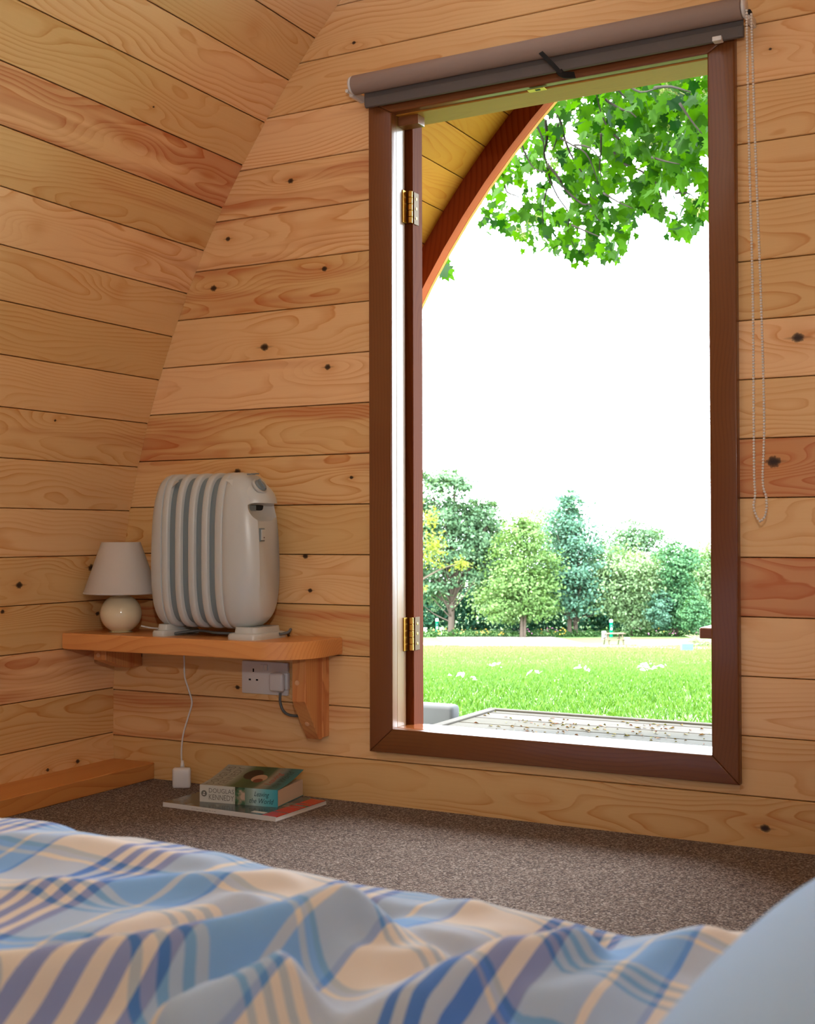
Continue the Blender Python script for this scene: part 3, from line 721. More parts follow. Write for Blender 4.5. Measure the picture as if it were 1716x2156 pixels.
for i in range(0, len(xs), 2): fin('fin', xs[i], xs[i+1], M['heater'])
for a, b in gaps: fin('gap_strip', a-.002, b+.002, M['heater_grey'], .011, .001)
# left end cap
x = -2.1105-hb.x; secs = []
for t in (0, .02, .25, .5, .75, .9, 1): secs.append((x-.001-.050*t, hprof(.0015 if t < .01 else .0 + .022*t**3)))
lv_, lf_ = loft(secs); o = mesh_obj('end_cap', bowx(lv_, x, -1), lf_, M['heater'], ht); smooth_by_angle(o, 50)
# right end cap: fuller, rounded end with visor, recess and controls
x = -1.9165-hb.x; secs = []; RL = HX1-.003 - (-1.9165)
for t in (0, .02, .2, .4, .6, .75, .88, .96, 1): secs.append((x+.001+RL*t, hprof(.0015 if t < .01 else .0 + .034*t**3.2)))
capv, capf = loft(secs); capv = bowx(capv, x, 1); cap = mesh_obj('end_cap', capv, capf, M['heater'], ht); cap['label'] = 'rounded control end with knob, grip recess and switch'
# grip recess cut from the end, just under the visor
gx = x+RL
bm = bmesh.new(); bmesh.ops.create_uvsphere(bm, u_segments=32, v_segments=20, radius=1)
for q in bm.verts: q.co = Vector((gx+.002+q.co.x*.040, -.008+q.co.y*.070, .336+q.co.z*(.044 if q.co.z < 0 else .008)))
cut = bm_obj('cutter', bm, None, ht)
md = cap.modifiers.new('cut', 'BOOLEAN'); md.object = cut; md.operation = 'DIFFERENCE'; md.solver = 'EXACT'
bpy.context.view_layer.update(); dg = bpy.context.evaluated_depsgraph_get()
me = bpy.data.meshes.new_from_object(cap.evaluated_get(dg)); cap.modifiers.clear(); cap.data = me
cm = cut.data; bpy.data.objects.remove(cut); bpy.data.meshes.remove(cm); smooth_by_angle(cap, 50)
# visor over the recess
P = []
bm = bmesh.new(); rows = []
for i in range(9):
    z = .342+.060*i/8; bul = .010*(1-(i/8)**1.5)
    row = []
    for k in range(13):
        a = -1+2*k/12; yy = a*.060; xx = gx - .034*((z-.30)/.105)**3.2*0 - .055*abs(a)**3 + bul - .040*(i/8)**2.2
        row.append(bm.verts.new((xx, yy, z)))
    rows.append(row)
for i in range(8):
    for k in range(12): bm.faces.new((rows[i][k], rows[i][k+1], rows[i+1][k+1], rows[i+1][k]))
back = [bm.verts.new((q.co.x-.030, q.co.y*.95, q.co.z)) for q in rows[0]]
for k in range(12): bm.faces.new((back[k], back[k+1], rows[0][k+1], rows[0][k]))
o = bm_obj('visor', bm, M['heater'], ht); smooth_by_angle(o, 50)
gl = -2.1105-hb.x-.051
bm = bmesh.new(); rows = []
for i in range(9):
    z = .345+.057*i/8; bul = .009*(1-(i/8)**1.5)
    rows.append([bm.verts.new((gl+.055*abs(-1+2*k/12)**3-bul+.040*(i/8)**2.2+.003, (-1+2*k/12)*.060, z)) for k in range(13)])
for i in range(8):
    for k in range(12): bm.faces.new((rows[i][k], rows[i+1][k], rows[i+1][k+1], rows[i][k+1]))
back = [bm.verts.new((q.co.x+.030, q.co.y*.95, q.co.z)) for q in rows[0]]
for k in range(12): bm.faces.new((back[k], rows[0][k], rows[0][k+1], back[k+1]))
o = bm_obj('visor', bm, M['heater'], ht); smooth_by_angle(o, 50)
bm = bmesh.new(); add_box(bm, (gx-.040, -.040, .324), (gx-.034, .035, .338), .001, 1); bm_obj('grip_slot', bm, M['slot'], ht)
bm = bmesh.new(); add_box(bm, (gx-.0345, -.042, .323), (gx-.032, -.012, .337), .001, 1); bm_obj('slot_cover', bm, M['heater_grey'], ht)
kb_ = empty('knob', (gx-.0160, -.020, .384)); kb_.parent = ht; kb_.rotation_euler = (0, math.radians(52), 0)
v, f = lathe([(.021, -.006), (.0225, .002), (.021, .004), (.0185, .003)], 32); mesh_obj('knob_ring', v, f, M['heater'], kb_, True)
v, f = lathe([(.0175, -.004), (.0175, .006), (.015, .009)], 32); smooth_by_angle(mesh_obj('dial', v, f, M['heater_grey'], kb_), 40)
bm = bmesh.new(); add_box(bm, (-.016, -.0025, .008), (.016, .0025, .013), .001, 1); bm_obj('grip', bm, M['heater_grey'], kb_)
sw = empty('rocker_switch', (gx-.0085, -.022, .262)); sw.parent = ht
bm = bmesh.new(); add_box(bm, (-.006, -.0105, -.017), (.003, .0105, .017), .0015, 1); bm_obj('switch_frame', bm, M['heater_grey'], sw)
bm = bmesh.new(); add_box(bm, (0, -.0075, -.0135), (.006, .0075, .0135), .001, 1); bm_obj('rocker', bm, M['heater'], sw)
v, f = lathe([(.0018, 0), (.0018, .0008)], 10); mesh_obj('indicator', [(.006+z, a+.002, b-.007) for a, b, z in v], f, plain('dark_red_lens', (.10, .01, .01), .3), sw)
# vent marks near the top and feet
for yy, zz in ((-.030, .4165), (-.012, .4185)):
    bm = bmesh.new(); add_box(bm, (gx-.045, yy-.006, zz-.0030), (gx-.026, yy+.006, zz), .001, 1); bm_obj('vent', bm, M['heater_grey'], ht)
for x0, x1 in ((-2.148-hb.x, -2.098-hb.x), (-1.912-hb.x, -1.812-hb.x)):
    f_ = empty('foot', ((x0+x1)/2, 0, 0)); f_.parent = ht; w = (x1-x0)/2
    n = 24; pr = []
    for k in range(n):
        a = 2*math.pi*k/n; c_, s_ = math.cos(a), math.sin(a); e = .45
        pr.append((w*abs(c_)**e*(1 if c_ > 0 else -1), .078*abs(s_)**e*(1 if s_ > 0 else -1)))
    v, f = [], []
    for sc_, z in ((1, 0), (1, .010), (.96, .0145), (.78, .016), (.74, .030)): v += [(a*sc_, b*sc_, z) for a, b in pr]
    for i in range(4):
        for k in range(n): f.append((i*n+k, i*n+(k+1) % n, (i+1)*n+(k+1) % n, (i+1)*n+k))
    f += [tuple(range(n-1, -1, -1)), tuple(4*n+k for k in range(n))]
    smooth_by_angle(mesh_obj('foot_plate', v, f, M['heater'], f_), 40)
hp = [Vector((-1.822, 2.662, SZ+.012)), onY(592, 1335, 2.665), onY(607, 1331, 2.672), onY(612, 1325, 2.68), onY(609, 1332, 2.70), onY(607, 1343, 2.72)]
hp = [Vector((p.x, p.y, max(p.z, SZ+.004))) for p in hp]
hp = hp + [Vector((hp[-1].x+.0, 2.742, SZ-.02))]
o = tube('cable', hp, .0036, M['greycable'], ht); o.data.transform(Matrix.Translation(-hb))
lw = [onY(x, y, 2.722) for x, y in ((590, 1459), (590, 1478), (597, 1497), (612, 1506), (640, 1508))]
o = tube('cable', lw, .0036, M['greycable'], ht); o.data.transform(Matrix.Translation(-hb))
o = tube('cable', [Vector((-2.10, 2.60, SZ+.005)), Vector((-2.05, 2.64, SZ+.012)), Vector((-1.98, 2.62, SZ+.010)), Vector((-1.93, 2.65, SZ+.008))], .0036, M['greycable'], ht); o.data.transform(Matrix.Translation(-hb))
pgp = onY(588, 1434, 2.728)
hpg = empty('plug', pgp - hb); hpg.parent = ht
bm = bmesh.new(); add_box(bm, (-.023, -.018, -.026), (.021, .000, .022), .008, 3); smooth_by_angle(bm_obj('plug_body', bm, M['white_plastic'], hpg), 40)
bm = bmesh.new(); add_box(bm, (-.018, -.0005, -.022), (.026, .0125, .022), .003, 2); smooth_by_angle(bm_obj('plug_base', bm, M['white_plastic'], hpg), 40)

# ------------------------------------------------------------------ wall socket
sc_o = empty('wall_socket', (-1.914, YW, -.378)); tag(sc_o, 'white double wall socket on the boards under the shelf', 'socket')
bm = bmesh.new(); add_box(bm, (-.0735, -.0085, -.043), (.0735, 0, .043), .003, 2); smooth_by_angle(bm_obj('faceplate', bm, M['white_plastic'], sc_o), 40)
bm = bmesh.new()
cx = -.035
for x, z, w, h in ((cx, .019, .0022, .0045), (cx-.0115, -.006, .0035, .0022), (cx+.0115, -.006, .0035, .0022)): add_box(bm, (x-w, -.0088, z-h), (x+w, -.0082, z+h))
bm_obj('socket_holes', bm, M['slot'], sc_o)
for x in (-.006, .006): 
    bm = bmesh.new(); add_box(bm, (x-.0055, -.0115, .020), (x+.0055, -.008, .036), .001, 1); bm_obj('switch', bm, M['white_plastic'], sc_o)

# ------------------------------------------------------------------ book and magazine
def onfloor_quad(pxs, Z): return [onZ(x, y, Z) for x, y in pxs]
def text_mesh(name, body, size, mat, parent, mtx, shear=0, sx=1., fit=None):
    cu = bpy.data.curves.new(name, 'FONT'); cu.body = body; cu.size = size; cu.shear = shear; cu.align_x = 'LEFT'; cu.resolution_u = 3
    t = bpy.data.objects.new(name, cu); C.objects.link(t); bpy.context.view_layer.update()
    me = bpy.data.meshes.new_from_object(t.evaluated_get(bpy.context.evaluated_depsgraph_get()))
    bpy.data.objects.remove(t); bpy.data.curves.remove(cu)
    if fit:
        xs_ = [v.co.x for v in me.vertices]; sx = fit/(max(xs_)-min(xs_))
    me.transform(mtx @ Matrix.Diagonal((sx, 1, 1, 1))); me.materials.clear(); me.materials.append(mat)
    return link(bpy.data.objects.new(name, me), parent)
MZ = .011
A, B, D_ = onZ(345, 1697, ZF+.001), onZ(581, 1729, ZF+.001), onZ(684, 1690, ZF+.001)
ang = math.atan2(B.y-A.y, B.x-A.x); ML = (B-A).length; MW = .215
mg = empty('magazine', (A.x, A.y, ZF), ang); tag(mg, 'glossy magazine lying on the carpet under the paperback', 'magazine')
def mag_cover():
    m, nt, b = new_mat('magazine_cover'); q = NT(nt); tc = q.n('ShaderNodeTexCoord').outputs['Object']
    X, Y, Z = q.xyz(tc)[0:3]
    n = q.noise(tc, 22, 3, .6); n2 = q.noise(q.vm('ADD', tc, (3, 1, 0)), 40, 2)
    col = q.ramp(n, [(.3, lin(24, 40, 48)), (.45, lin(60, 92, 104)), (.55, lin(84, 96, 92)), (.68, lin(150, 156, 150))])
    col = q.mix(q.m('MULTIPLY', n2, .35), col, lin(96, 60, 44))
    red = q.m('GREATER_THAN', X, ML-.042); red = q.m('MULTIPLY', red, q.m('LESS_THAN', q.noise(q.comb(X, q.m('MULTIPLY', Y, 60), 0), 1, 1), .60))
    col = q.mix(red, col, lin(196, 40, 30))
    wb = q.m('MULTIPLY', q.m('GREATER_THAN', X, ML-.085), q.m('MULTIPLY', q.m('LESS_THAN', X, ML-.045), q.m('LESS_THAN', Y, .030)))
    wb = q.m('MULTIPLY', wb, q.m('GREATER_THAN', Y, .014)); col = q.mix(wb, col, (.7, .7, .68))
    q.put(b.inputs['Base Color'], col); b.inputs['Roughness'].default_value = .18; return m
bm = bmesh.new(); add_box(bm, (0, 0, .0008), (ML, MW, MZ-.0008)); bm_obj('pages', bm, plain('white_paper', (.78, .76, .72), .7), mg)
bm = bmesh.new(); add_box(bm, (-.001, -.001, MZ-.0012), (ML+.001, MW+.001, MZ)); bm_obj('cover', bm, mag_cover(), mg)
bm = bmesh.new(); add_box(bm, (-.001, -.001, .0), (ML+.001, MW+.001, .0008)); bm_obj('back_cover', bm, plain('back_cover', (.5, .5, .5), .3), mg)
bm = bmesh.new(); add_box(bm, (-.0012, -.0022, 0), (ML+.001, -.0008, MZ)); bm_obj('spine', bm, plain('pale_spine', (.72, .72, .70), .4), mg)
mt = Matrix.Translation((.09, -.0024, .0030)) @ Matrix.Rotation(math.pi/2, 4, 'X')
text_mesh('spine_lettering', '- - --- - -- --- -- - --', .0085, M['slot'], mg, mt, 0, 1.2)
ZM = ZF+MZ
a, b2, c2 = onZ(421, 1687, ZM), onZ(585, 1700, ZM), onZ(638, 1671, ZM)
ang = math.atan2(b2.y-a.y, b2.x-a.x); BL = (b2-a).length; BW = .150; BT = .042
bk = empty('paperback_book', (a.x, a.y, ZM), ang); tag(bk, 'thick white and teal paperback lying on the magazine', 'book')
def book_mat(name, spine):
    m, nt, b = new_mat(name); q = NT(nt); tc = q.n('ShaderNodeTexCoord').outputs['Object']
    X, Y, Z = q.xyz(tc)[0:3]; u = q.m('DIVIDE', X, BL)
    n = q.noise(tc, 26, 3, .6)
    base = q.ramp(u, [(0, lin(206, 208, 200)), (.42, lin(206, 208, 200)), (.50, lin(150, 160, 138)), (.56, lin(96, 122, 100)), (.66, lin(150, 172, 160)), (.70, lin(176, 204, 202)), (.86, lin(104, 186, 196)), (1, lin(64, 160, 176))])
    if spine:
        pic = q.m('MULTIPLY', q.m('GREATER_THAN', u, .46), q.m('LESS_THAN', u, .585)); col = q.mix(pic, base, q.ramp(n, [(.35, lin(40, 30, 24)), (.5, lin(76, 112, 84)), (.62, lin(196, 172, 150))]))
    else:
        v = q.m('DIVIDE', Y, BW)
        fade = q.m('MULTIPLY_ADD', v, .9, 0)
        base = q.ramp(u, [(0, lin(196, 196, 184)), (.26, lin(190, 192, 178)), (.40, lin(88, 110, 72)), (.55, lin(52, 78, 50)), (.66, lin(74, 100, 78)), (.72, lin(186, 170, 152)), (.80, lin(150, 160, 156)), (.86, lin(66, 110, 116)), (1, lin(60, 140, 150))])
        col = q.mix(q.m('MULTIPLY', n, .5), base, lin(60, 84, 58))
        # dark-haired head and sleeve of the figure on the cover
        def blob(cu, cv, ru, rv, c, col):
            d = q.m('ADD', q.m('POWER', q.m('DIVIDE', q.m('SUBTRACT', u, cu), ru), 2), q.m('POWER', q.m('DIVIDE', q.m('SUBTRACT', v, cv), rv), 2))
            return q.mix(q.m('MULTIPLY', q.m('SUBTRACT', 1.15, d, clamp=True), 6, clamp=True), col, c)
        col = blob(.46, .66, .11, .20, lin(48, 30, 22), col); col = blob(.585, .52, .09, .16, lin(196, 160, 132), col); col = blob(.60, .42, .055, .09, lin(120, 60, 44), col)
        col = q.mix(q.m('MULTIPLY', n, .25), col, lin(60, 84, 58))
    q.put(b.inputs['Base Color'], col); b.inputs['Roughness'].default_value = .45; b.inputs['Specular IOR Level'].default_value = .25; return m
bm = bmesh.new(); add_box(bm, (.002, .002, .0012), (BL-.0015, BW-.0015, BT-.0012)); bm_obj('pages', bm, plain('cream_paper', lin(216, 198, 178), .9, .1, bump=.5, bscale=300), bk)
cv = book_mat('book_cover', False)
def curl(y): return .024*max(0, y/BW)**1.6
v, f = [], []
for i in range(13):
    y = BW*i/12
    for x, dz in ((0, -.0012), (0, 0), (BL, 0), (BL, -.0012)): v.append((x, y, BT+dz+curl(y)))
for i in range(12):
    for j in range(4): f.append((i*4+j, i*4+(j+1) % 4, i*4+4+(j+1) % 4, i*4+4+j))
f += [(3, 2, 1, 0), (48, 49, 50, 51)]; mesh_obj('cover', v, f, cv, bk)
bm = bmesh.new(); add_box(bm, (0, 0, 0), (BL, BW, .0012)); bm_obj('back_cover', bm, cv, bk)
bm = bmesh.new(); add_box(bm, (0, -.0012, 0), (BL, .0008, BT)); bm_obj('spine', bm, book_mat('book_spine', True), bk)
ink = plain('grey_ink', lin(112, 112, 104), .5); inkt = plain('dark_teal_ink', lin(20, 60, 70), .5); inkr = plain('red_ink', lin(168, 60, 50), .5)
mtS = lambda x, z: Matrix.Translation((x, -.0016, z)) @ Matrix.Rotation(math.pi/2, 4, 'X')
text_mesh('spine_lettering', 'DOUGLAS', .0160, ink, bk, mtS(BL*.115, .0240), 0, 1, BL*.325); text_mesh('spine_lettering', 'KENNEDY', .0195, ink, bk, mtS(BL*.115, .0065), 0, 1, BL*.325)
text_mesh('spine_lettering', 'Leaving', .0165, inkt, bk, mtS(BL*.70, .0235), .35, 1.0, BL*.19); text_mesh('spine_lettering', 'the World', .0175, inkt, bk, mtS(BL*.635, .0065), .35, 1.0, BL*.31)
v, f = lathe([(.0078, 0), (.0078, .0006)], 24); mm = mtS(.0125, .021); mesh_obj('spine_roundel', [mm @ Vector(p) for p in v], f, ink, bk)
bm = bmesh.new(); add_box(bm, (.0095, -.0026, .0175), (.0155, -.0019, .0195)); add_box(bm, (.0115, -.0026, .0215), (.0145, -.0019, .0245)); bm_obj('roundel_mark', bm, plain('white_ink', (.8, .8, .78), .5), bk)
mtC = lambda x, y: Matrix.Translation((x, y, BT+.0003)) @ Matrix.Rotation(math.pi/2, 4, 'Z')
text_mesh('cover_lettering', 'DOUGLAS', .030, ink, bk, mtC(.030, .008), 0, 1, BW*.86); text_mesh('cover_lettering', 'KENNEDY', .030, ink, bk, mtC(.058, .008), 0, 1, BW*.86)
text_mesh('cover_lettering', 'Leaving', .026, inkr, bk, mtC(BL*.81, .035), .35, 1, BW*.55); text_mesh('cover_lettering', 'the World', .026, inkt, bk, mtC(BL*.93, .018), .35, 1, BW*.75)

for o in bk.children:
    if o.name.startswith('cover_lettering'):
        for q_ in o.data.vertices: q_.co.z += curl(q_.co.y)
# ------------------------------------------------------------------ bed: mattress, duvet, pillow
BZT = -.300
bd = empty('bed', (-.80, .25, ZF)); tag(bd, 'low bed mattress and base hidden under the plaid duvet', 'bed')
bm = bmesh.new(); add_box(bm, (-1.80, -.42, ZF+.002), (.12, .86, ZF+.12), .01, 2); loc(bm_obj('base', bm, M['oldwood'], bd), bd.location)
bm = bmesh.new(); add_box(bm, (-1.78, -.41, ZF+.121), (.115, .85, BZT-.055), .05, 4); loc(bm_obj('mattress', bm, plain('white_ticking', (.7, .7, .68), .9), bd), bd.location)
RIDGES = [  # crest in pixels of the photograph, height, near width, far width
    ([(-120, 2100), (0, 2080), (80, 2066), (200, 2046), (400, 2016), (530, 1990), (625, 1960), (710, 1925), (850, 1905)], .042, .024, .060),
    ([(150, 2038), (280, 1985), (350, 1962), (470, 1935), (560, 1905)], .012, .016, .035),
    ([(300, 2170), (430, 2110), (530, 2075), (632, 2036)], .040, .034, .018),
    ([(632, 2036), (700, 2048), (850, 2034), (950, 2005)], .016, .034, .014),
    ([(-60, 2122), (0, 2130), (125, 2145), (210, 2125), (300, 2090)], .013, .012, .012),
    ([(820, 2160), (930, 2100), (996, 2065), (1086, 2022), (1180, 1985), (1270, 1960)], .032, .022, .050),
    ([(1120, 2170), (1280, 2080), (1400, 2015), (1520, 1965)], .016, .028, .060),
    ([(0, 1908), (200, 1900), (370, 1882), (520, 1872), (650, 1862)], .011, .018, .03),
    ([(-40, 1800), (150, 1810), (330, 1832), (480, 1848)], .010, .03, .03),
    ([(700, 1895), (900, 1925), (1050, 1915)], .008, .02, .03),
    ([(560, 2150), (700, 2100), (860, 2070)], .010, .026, .03),
    ([(1420, 1985), (1560, 1955), (1720, 1925)], .008, .02, .03),
]
NX, NY = 330, 236
gx_ = np.linspace(-1.93, .118, NX); gy_ = np.linspace(-.47, .955, NY)
GX, GY = np.meshgrid(gx_, gy_)
Hh = np.zeros_like(GX)
for px, A_, wn, wf_ in RIDGES:
    P = np.array([[p.x, p.y] for p in (onZ(x, y, BZT+A_) for x, y in px)])
    best = np.full(GX.shape, 9.); sgn = np.zeros_like(GX); tt = np.zeros_like(GX); Ltot = len(P)-1
    for i in range(len(P)-1):
        a, b = P[i], P[i+1]; d = b-a; l2 = d@d
        t = np.clip(((GX-a[0])*d[0]+(GY-a[1])*d[1])/l2, 0, 1); qx, qy = a[0]+t*d[0], a[1]+t*d[1]
        ds = np.hypot(GX-qx, GY-qy); s = np.hypot(GX, GY) - np.hypot(qx, qy)
        w = ds < best; best = np.where(w, ds, best); sgn = np.where(w, s, sgn); tt = np.where(w, (i+t)/Ltot, tt)
    wd_ = np.where(sgn < 0, wn, wf_); endf = np.clip(np.minimum(tt, 1-tt)*8+.25, 0, 1)
    A_ = A_*1.1
    Hh = np.maximum(Hh, A_*endf*np.exp(-(best/wd_)**1.6)) + .10*A_*np.exp(-(best/(wd_*2.2))**2)
for px, A_, w_ in (([(-160, 2165), (0, 2150), (150, 2135), (350, 2085), (520, 2042), (640, 2008), (720, 1980)], .034, .026), ([(900, 2150), (1010, 2110), (1100, 2070), (1220, 2010)], .018, .024)):   # valleys
    P = np.array([[p.x, p.y] for p in (onZ(x, y, BZT-.01) for x, y in px)]); best = np.full(GX.shape, 9.)
    for a, b in zip(P, P[1:]):
        d = b-a; t = np.clip(((GX-a[0])*d[0]+(GY-a[1])*d[1])/(d@d), 0, 1); best = np.minimum(best, np.hypot(GX-a[0]-t*d[0], GY-a[1]-t*d[1]))
    Hh -= A_*np.exp(-(best/w_)**2)
def vnoise(X, Y, f, seed):
    rs = np.random.RandomState(seed); g = rs.rand(64, 64); x, y = X*f+100, Y*f+100
    i, j = np.floor(x).astype(int), np.floor(y).astype(int); u, v = x-i, y-j; u, v = u*u*(3-2*u), v*v*(3-2*v)
    G = lambda a, b: g[a % 64, b % 64]
    return (G(i, j)*(1-u)+G(i+1, j)*u)*(1-v)+(G(i, j+1)*(1-u)+G(i+1, j+1)*u)*v
Hh += .012*(vnoise(GX, GY, 5.5, 3)-.5) + .006*(vnoise(GX+.6*GY, GY, 14, 4)-.5) + .003*(vnoise(GX-.4*GY, GY, 40, 5)-.5)
for _ in range(2):
    Hh[1:-1, 1:-1] = (Hh[1:-1, 1:-1]*2+Hh[:-2, 1:-1]+Hh[2:, 1:-1]+Hh[1:-1, :-2]+Hh[1:-1, 2:])/6
e_ = np.clip((GY-.89)/.065, 0, 1); Hh += .008+.016*np.clip((-.5-GX)/.4, 0, 1)-.030*e_**2.5
Hh += .012*np.clip((GX+.30)/.12, 0, 1)*np.clip((GY-.6)/.2, 0, 1) - .010*np.exp(-((GX+.30)/.07)**2)*np.clip((GY-.7)/.2, 0, 1)
verts = np.stack([GX, GY, BZT+Hh], -1).reshape(-1, 3); uvs = np.stack([GX+.05*GY, GY-.05*GX-.7*Hh], -1).reshape(-1, 2)
nh = 14; drop = []; du = []
for k in range(1, nh+1):     # overhang down to the floor, slightly rippled
    f = k/nh; yy = .955+.022*math.sin(min(1, f*3)*math.pi/2)+.012*f*np.sin(gx_*19)*1.0
    z0 = BZT+Hh[-1]; drop.append(np.stack([gx_, yy+0*gx_, z0+(ZF+.012-z0)*f], -1)); du.append(np.stack([gx_+.05*.95, .955+.37*f+0*gx_], -1))
verts = np.concatenate([verts]+drop); uvs = np.concatenate([uvs]+du)
NR_ = NY+nh; idx = np.arange(NR_*NX).reshape(NR_, NX)
faces = np.stack([idx[:-1, :-1], idx[:-1, 1:], idx[1:, 1:], idx[1:, :-1]], -1).reshape(-1, 4)
def np_mesh(name, verts, faces, mat, parent=None, smooth=False, uv=None):
    k = faces.shape[1]; me = bpy.data.meshes.new(name)
    me.vertices.add(len(verts)); me.vertices.foreach_set('co', np.asarray(verts, np.float32).ravel())
    me.loops.add(faces.size); me.loops.foreach_set('vertex_index', faces.astype(np.int32).ravel())
    me.polygons.add(len(faces)); me.polygons.foreach_set('loop_start', np.arange(0, faces.size, k, dtype=np.int32))
    if smooth: me.polygons.foreach_set('use_smooth', np.ones(len(faces), bool))
    me.update(calc_edges=True); me.validate()
    if uv is not None:
        l = me.uv_layers.new(name='cloth'); l.data.foreach_set('uv', uv[faces.ravel()].astype(np.float32).ravel())
    if mat: me.materials.append(mat)
    return link(bpy.data.objects.new(name, me), parent)
dv = np_mesh('duvet', verts, faces, M['plaid'], None, True, uvs); tag(dv, 'rumpled blue and cream plaid duvet spread over the bed', 'duvet')
sol = dv.modifiers.new('thick', 'SOLIDIFY'); sol.thickness = .006; sol.offset = -1
def cushion(name, c, dims, mat, rz):
    n, m_ = 40, 40; v, f = [], []
    for s in (1, -1):
        for i in range(n+1):
            for j in range(m_+1):
                a, b = -1+2*i/n, -1+2*j/m_
                t = max(0, (1-abs(a)**3.0)*(1-abs(b)**3.0))**.55
                pin = 1-.06*(abs(a*b))**2
                v.append((a*dims[0]/2*(1-.05*b*b)*pin, b*dims[1]/2*(1-.05*a*a)*pin, s*dims[2]/2*t*(1+.08*math.sin(5*a+3*b)) ))
    K = (n+1)*(m_+1)
    for s in (0, 1):
        for i in range(n):
            for j in range(m_):
                q = (s*K+i*(m_+1)+j, s*K+(i+1)*(m_+1)+j, s*K+(i+1)*(m_+1)+j+1, s*K+i*(m_+1)+j+1); f.append(q if s == 0 else q[::-1])
    bm = bmesh.new(); vv = [bm.verts.new(p) for p in v]
    for q in f: bm.faces.new([vv[i] for i in q])
    bmesh.ops.remove_doubles(bm, verts=bm.verts, dist=1e-5)
    o = bm_obj(name, bm, mat, None, True); o.location = c; o.rotation_euler = (0, 0, rz); return o
pw = cushion('pillow', (-.005, .56, BZT+.075), (.31, .62, .15), M['pillow'], math.radians(-2)); tag(pw, 'light blue pillow at the right edge on the duvet', 'pillow')

# ------------------------------------------------------------------ ground outside (falls away from the pod)
fh = Vector((-math.sin(YAW), math.cos(YAW), 0)); rh = Vector((math.cos(YAW), math.sin(YAW), 0))
GS = [-14, 4.2, 5.2, 8, 35, 75, 88, 95, 130, 320]; GZ = [-.98, -.98, -1.0, -1.16, -3.64, -6.72, -7.25, -7.70, -9.2, -14]
def zg(s): return float(np.interp(s, GS, GZ))
def gp_(px, s, dz=0):
    p = fh*s + rh*((px-W_PX/2)/F_PX*s); return Vector((p.x, p.y, zg(s)+dz))
def s_row(y):
    k = (y-1124.6)/F_PX; best = min(np.linspace(6, 130, 4000), key=lambda s: abs(-zg(s)/s-k)); return float(best)
gs = [-14, -6, 0, 4.2, 5.2, 6.5, 8] + list(np.linspace(10, 35, 11)) + list(np.linspace(39, 75, 10)) + [80, 84, 88, 91, 95, 105, 130, 200, 320]; ts = np.linspace(-110, 110, 45)
V = []; 
for s in gs:
    for t in ts: p = fh*s+rh*float(t); V.append((p.x, p.y, zg(s)))
Fc = [(i*45+j, i*45+j+1, (i+1)*45+j+1, (i+1)*45+j) for i in range(len(gs)-1) for j in range(44)]
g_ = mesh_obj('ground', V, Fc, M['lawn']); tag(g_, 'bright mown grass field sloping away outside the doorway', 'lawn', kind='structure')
def blades(name, n, s0, s1, lo, hi, hgt, wid, mat, label, cat):
    s = s0+(s1-s0)*NR.rand(n)**1.25; t = s*(lo+(hi-lo)*NR.rand(n)); z = np.interp(s, GS, GZ)
    base = np.outer(s, fh)+np.outer(t, rh); base[:, 2] = z-.005
    keep = ~((base[:, 0] > -2.5) & (base[:, 0] < 0.3) & (base[:, 1] < 4.75)); base = base[keep]; s = s[keep]; n = len(base)
    a = NR.rand(n)*2*np.pi; w = (wid*(1+s*.10)*(.6+.8*NR.rand(n)))[:, None]; h = (hgt*(.5+NR.rand(n)))[:, None]*(1+.02*s[:, None])
    d = np.stack([np.cos(a), np.sin(a), 0*a], 1)*w; b2 = NR.rand(n)*2*np.pi; lean = np.stack([np.cos(b2), np.sin(b2), 0*a], 1)*h*.55
    upv = np.array([0, 0, 1.])*h
    v = np.stack([base-d, base+d, base+d*.6+lean*.4+upv*.6, base-d*.6+lean*.4+upv*.6, base+lean+upv], 1).reshape(-1, 3)
    i = np.arange(n)[:, None]*5
    q = np.concatenate([i+np.array([[0, 1, 2]]), i+np.array([[0, 2, 3]]), i+np.array([[3, 2, 4]])]).reshape(-1, 3)
    o = np_mesh(name, v, q, mat); tag(o, label, cat, kind='stuff'); return o
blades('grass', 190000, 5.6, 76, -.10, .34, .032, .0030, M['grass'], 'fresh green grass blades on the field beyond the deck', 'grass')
# pale hardstandings and path
def strip(name, rows, label, cat, dz=.02):
    v, f = [], []
    for (y, x0, x1) in rows:
        s = s_row(y); v += [gp_(x0, s, dz), gp_(x1, s, dz)]
    for i in range(len(rows)-1): f.append((2*i, 2*i+1, 2*i+3, 2*i+2))
    o = mesh_obj(name, v, f, M['gravel']); tag(o, label, cat, kind='structure'); return o
strip('gravel_pitch', [(1361.5, 985, 1245), (1358, 955, 1240), (1354, 940, 1218), (1349, 928, 1196), (1345, 922, 1180), (1341.5, 918, 1160)], 'pale gravel pitch in front of the two tallest trees', 'gravel pitch')
strip('gravel_pitch', [(1361, 1345, 1700), (1358, 1338, 1690), (1353, 1330, 1690), (1348.5, 1322, 1690)], 'pale gravel pitch behind the brush pile', 'gravel pitch')
v, f = [], []
for i in range(41):
    x = 560+i*35; y = 1354.5+(x-893)*.0185
    for yy in (y+3.2, y-1.6): s = s_row(yy); v.append(gp_(x, s, .03))
for i in range(40): f.append((2*i, 2*i+2, 2*i+3, 2*i+1))
tag(mesh_obj('gravel_path', v, f, M['gravel']), 'narrow pale path crossing the far end of the grass', 'path', kind='structure')

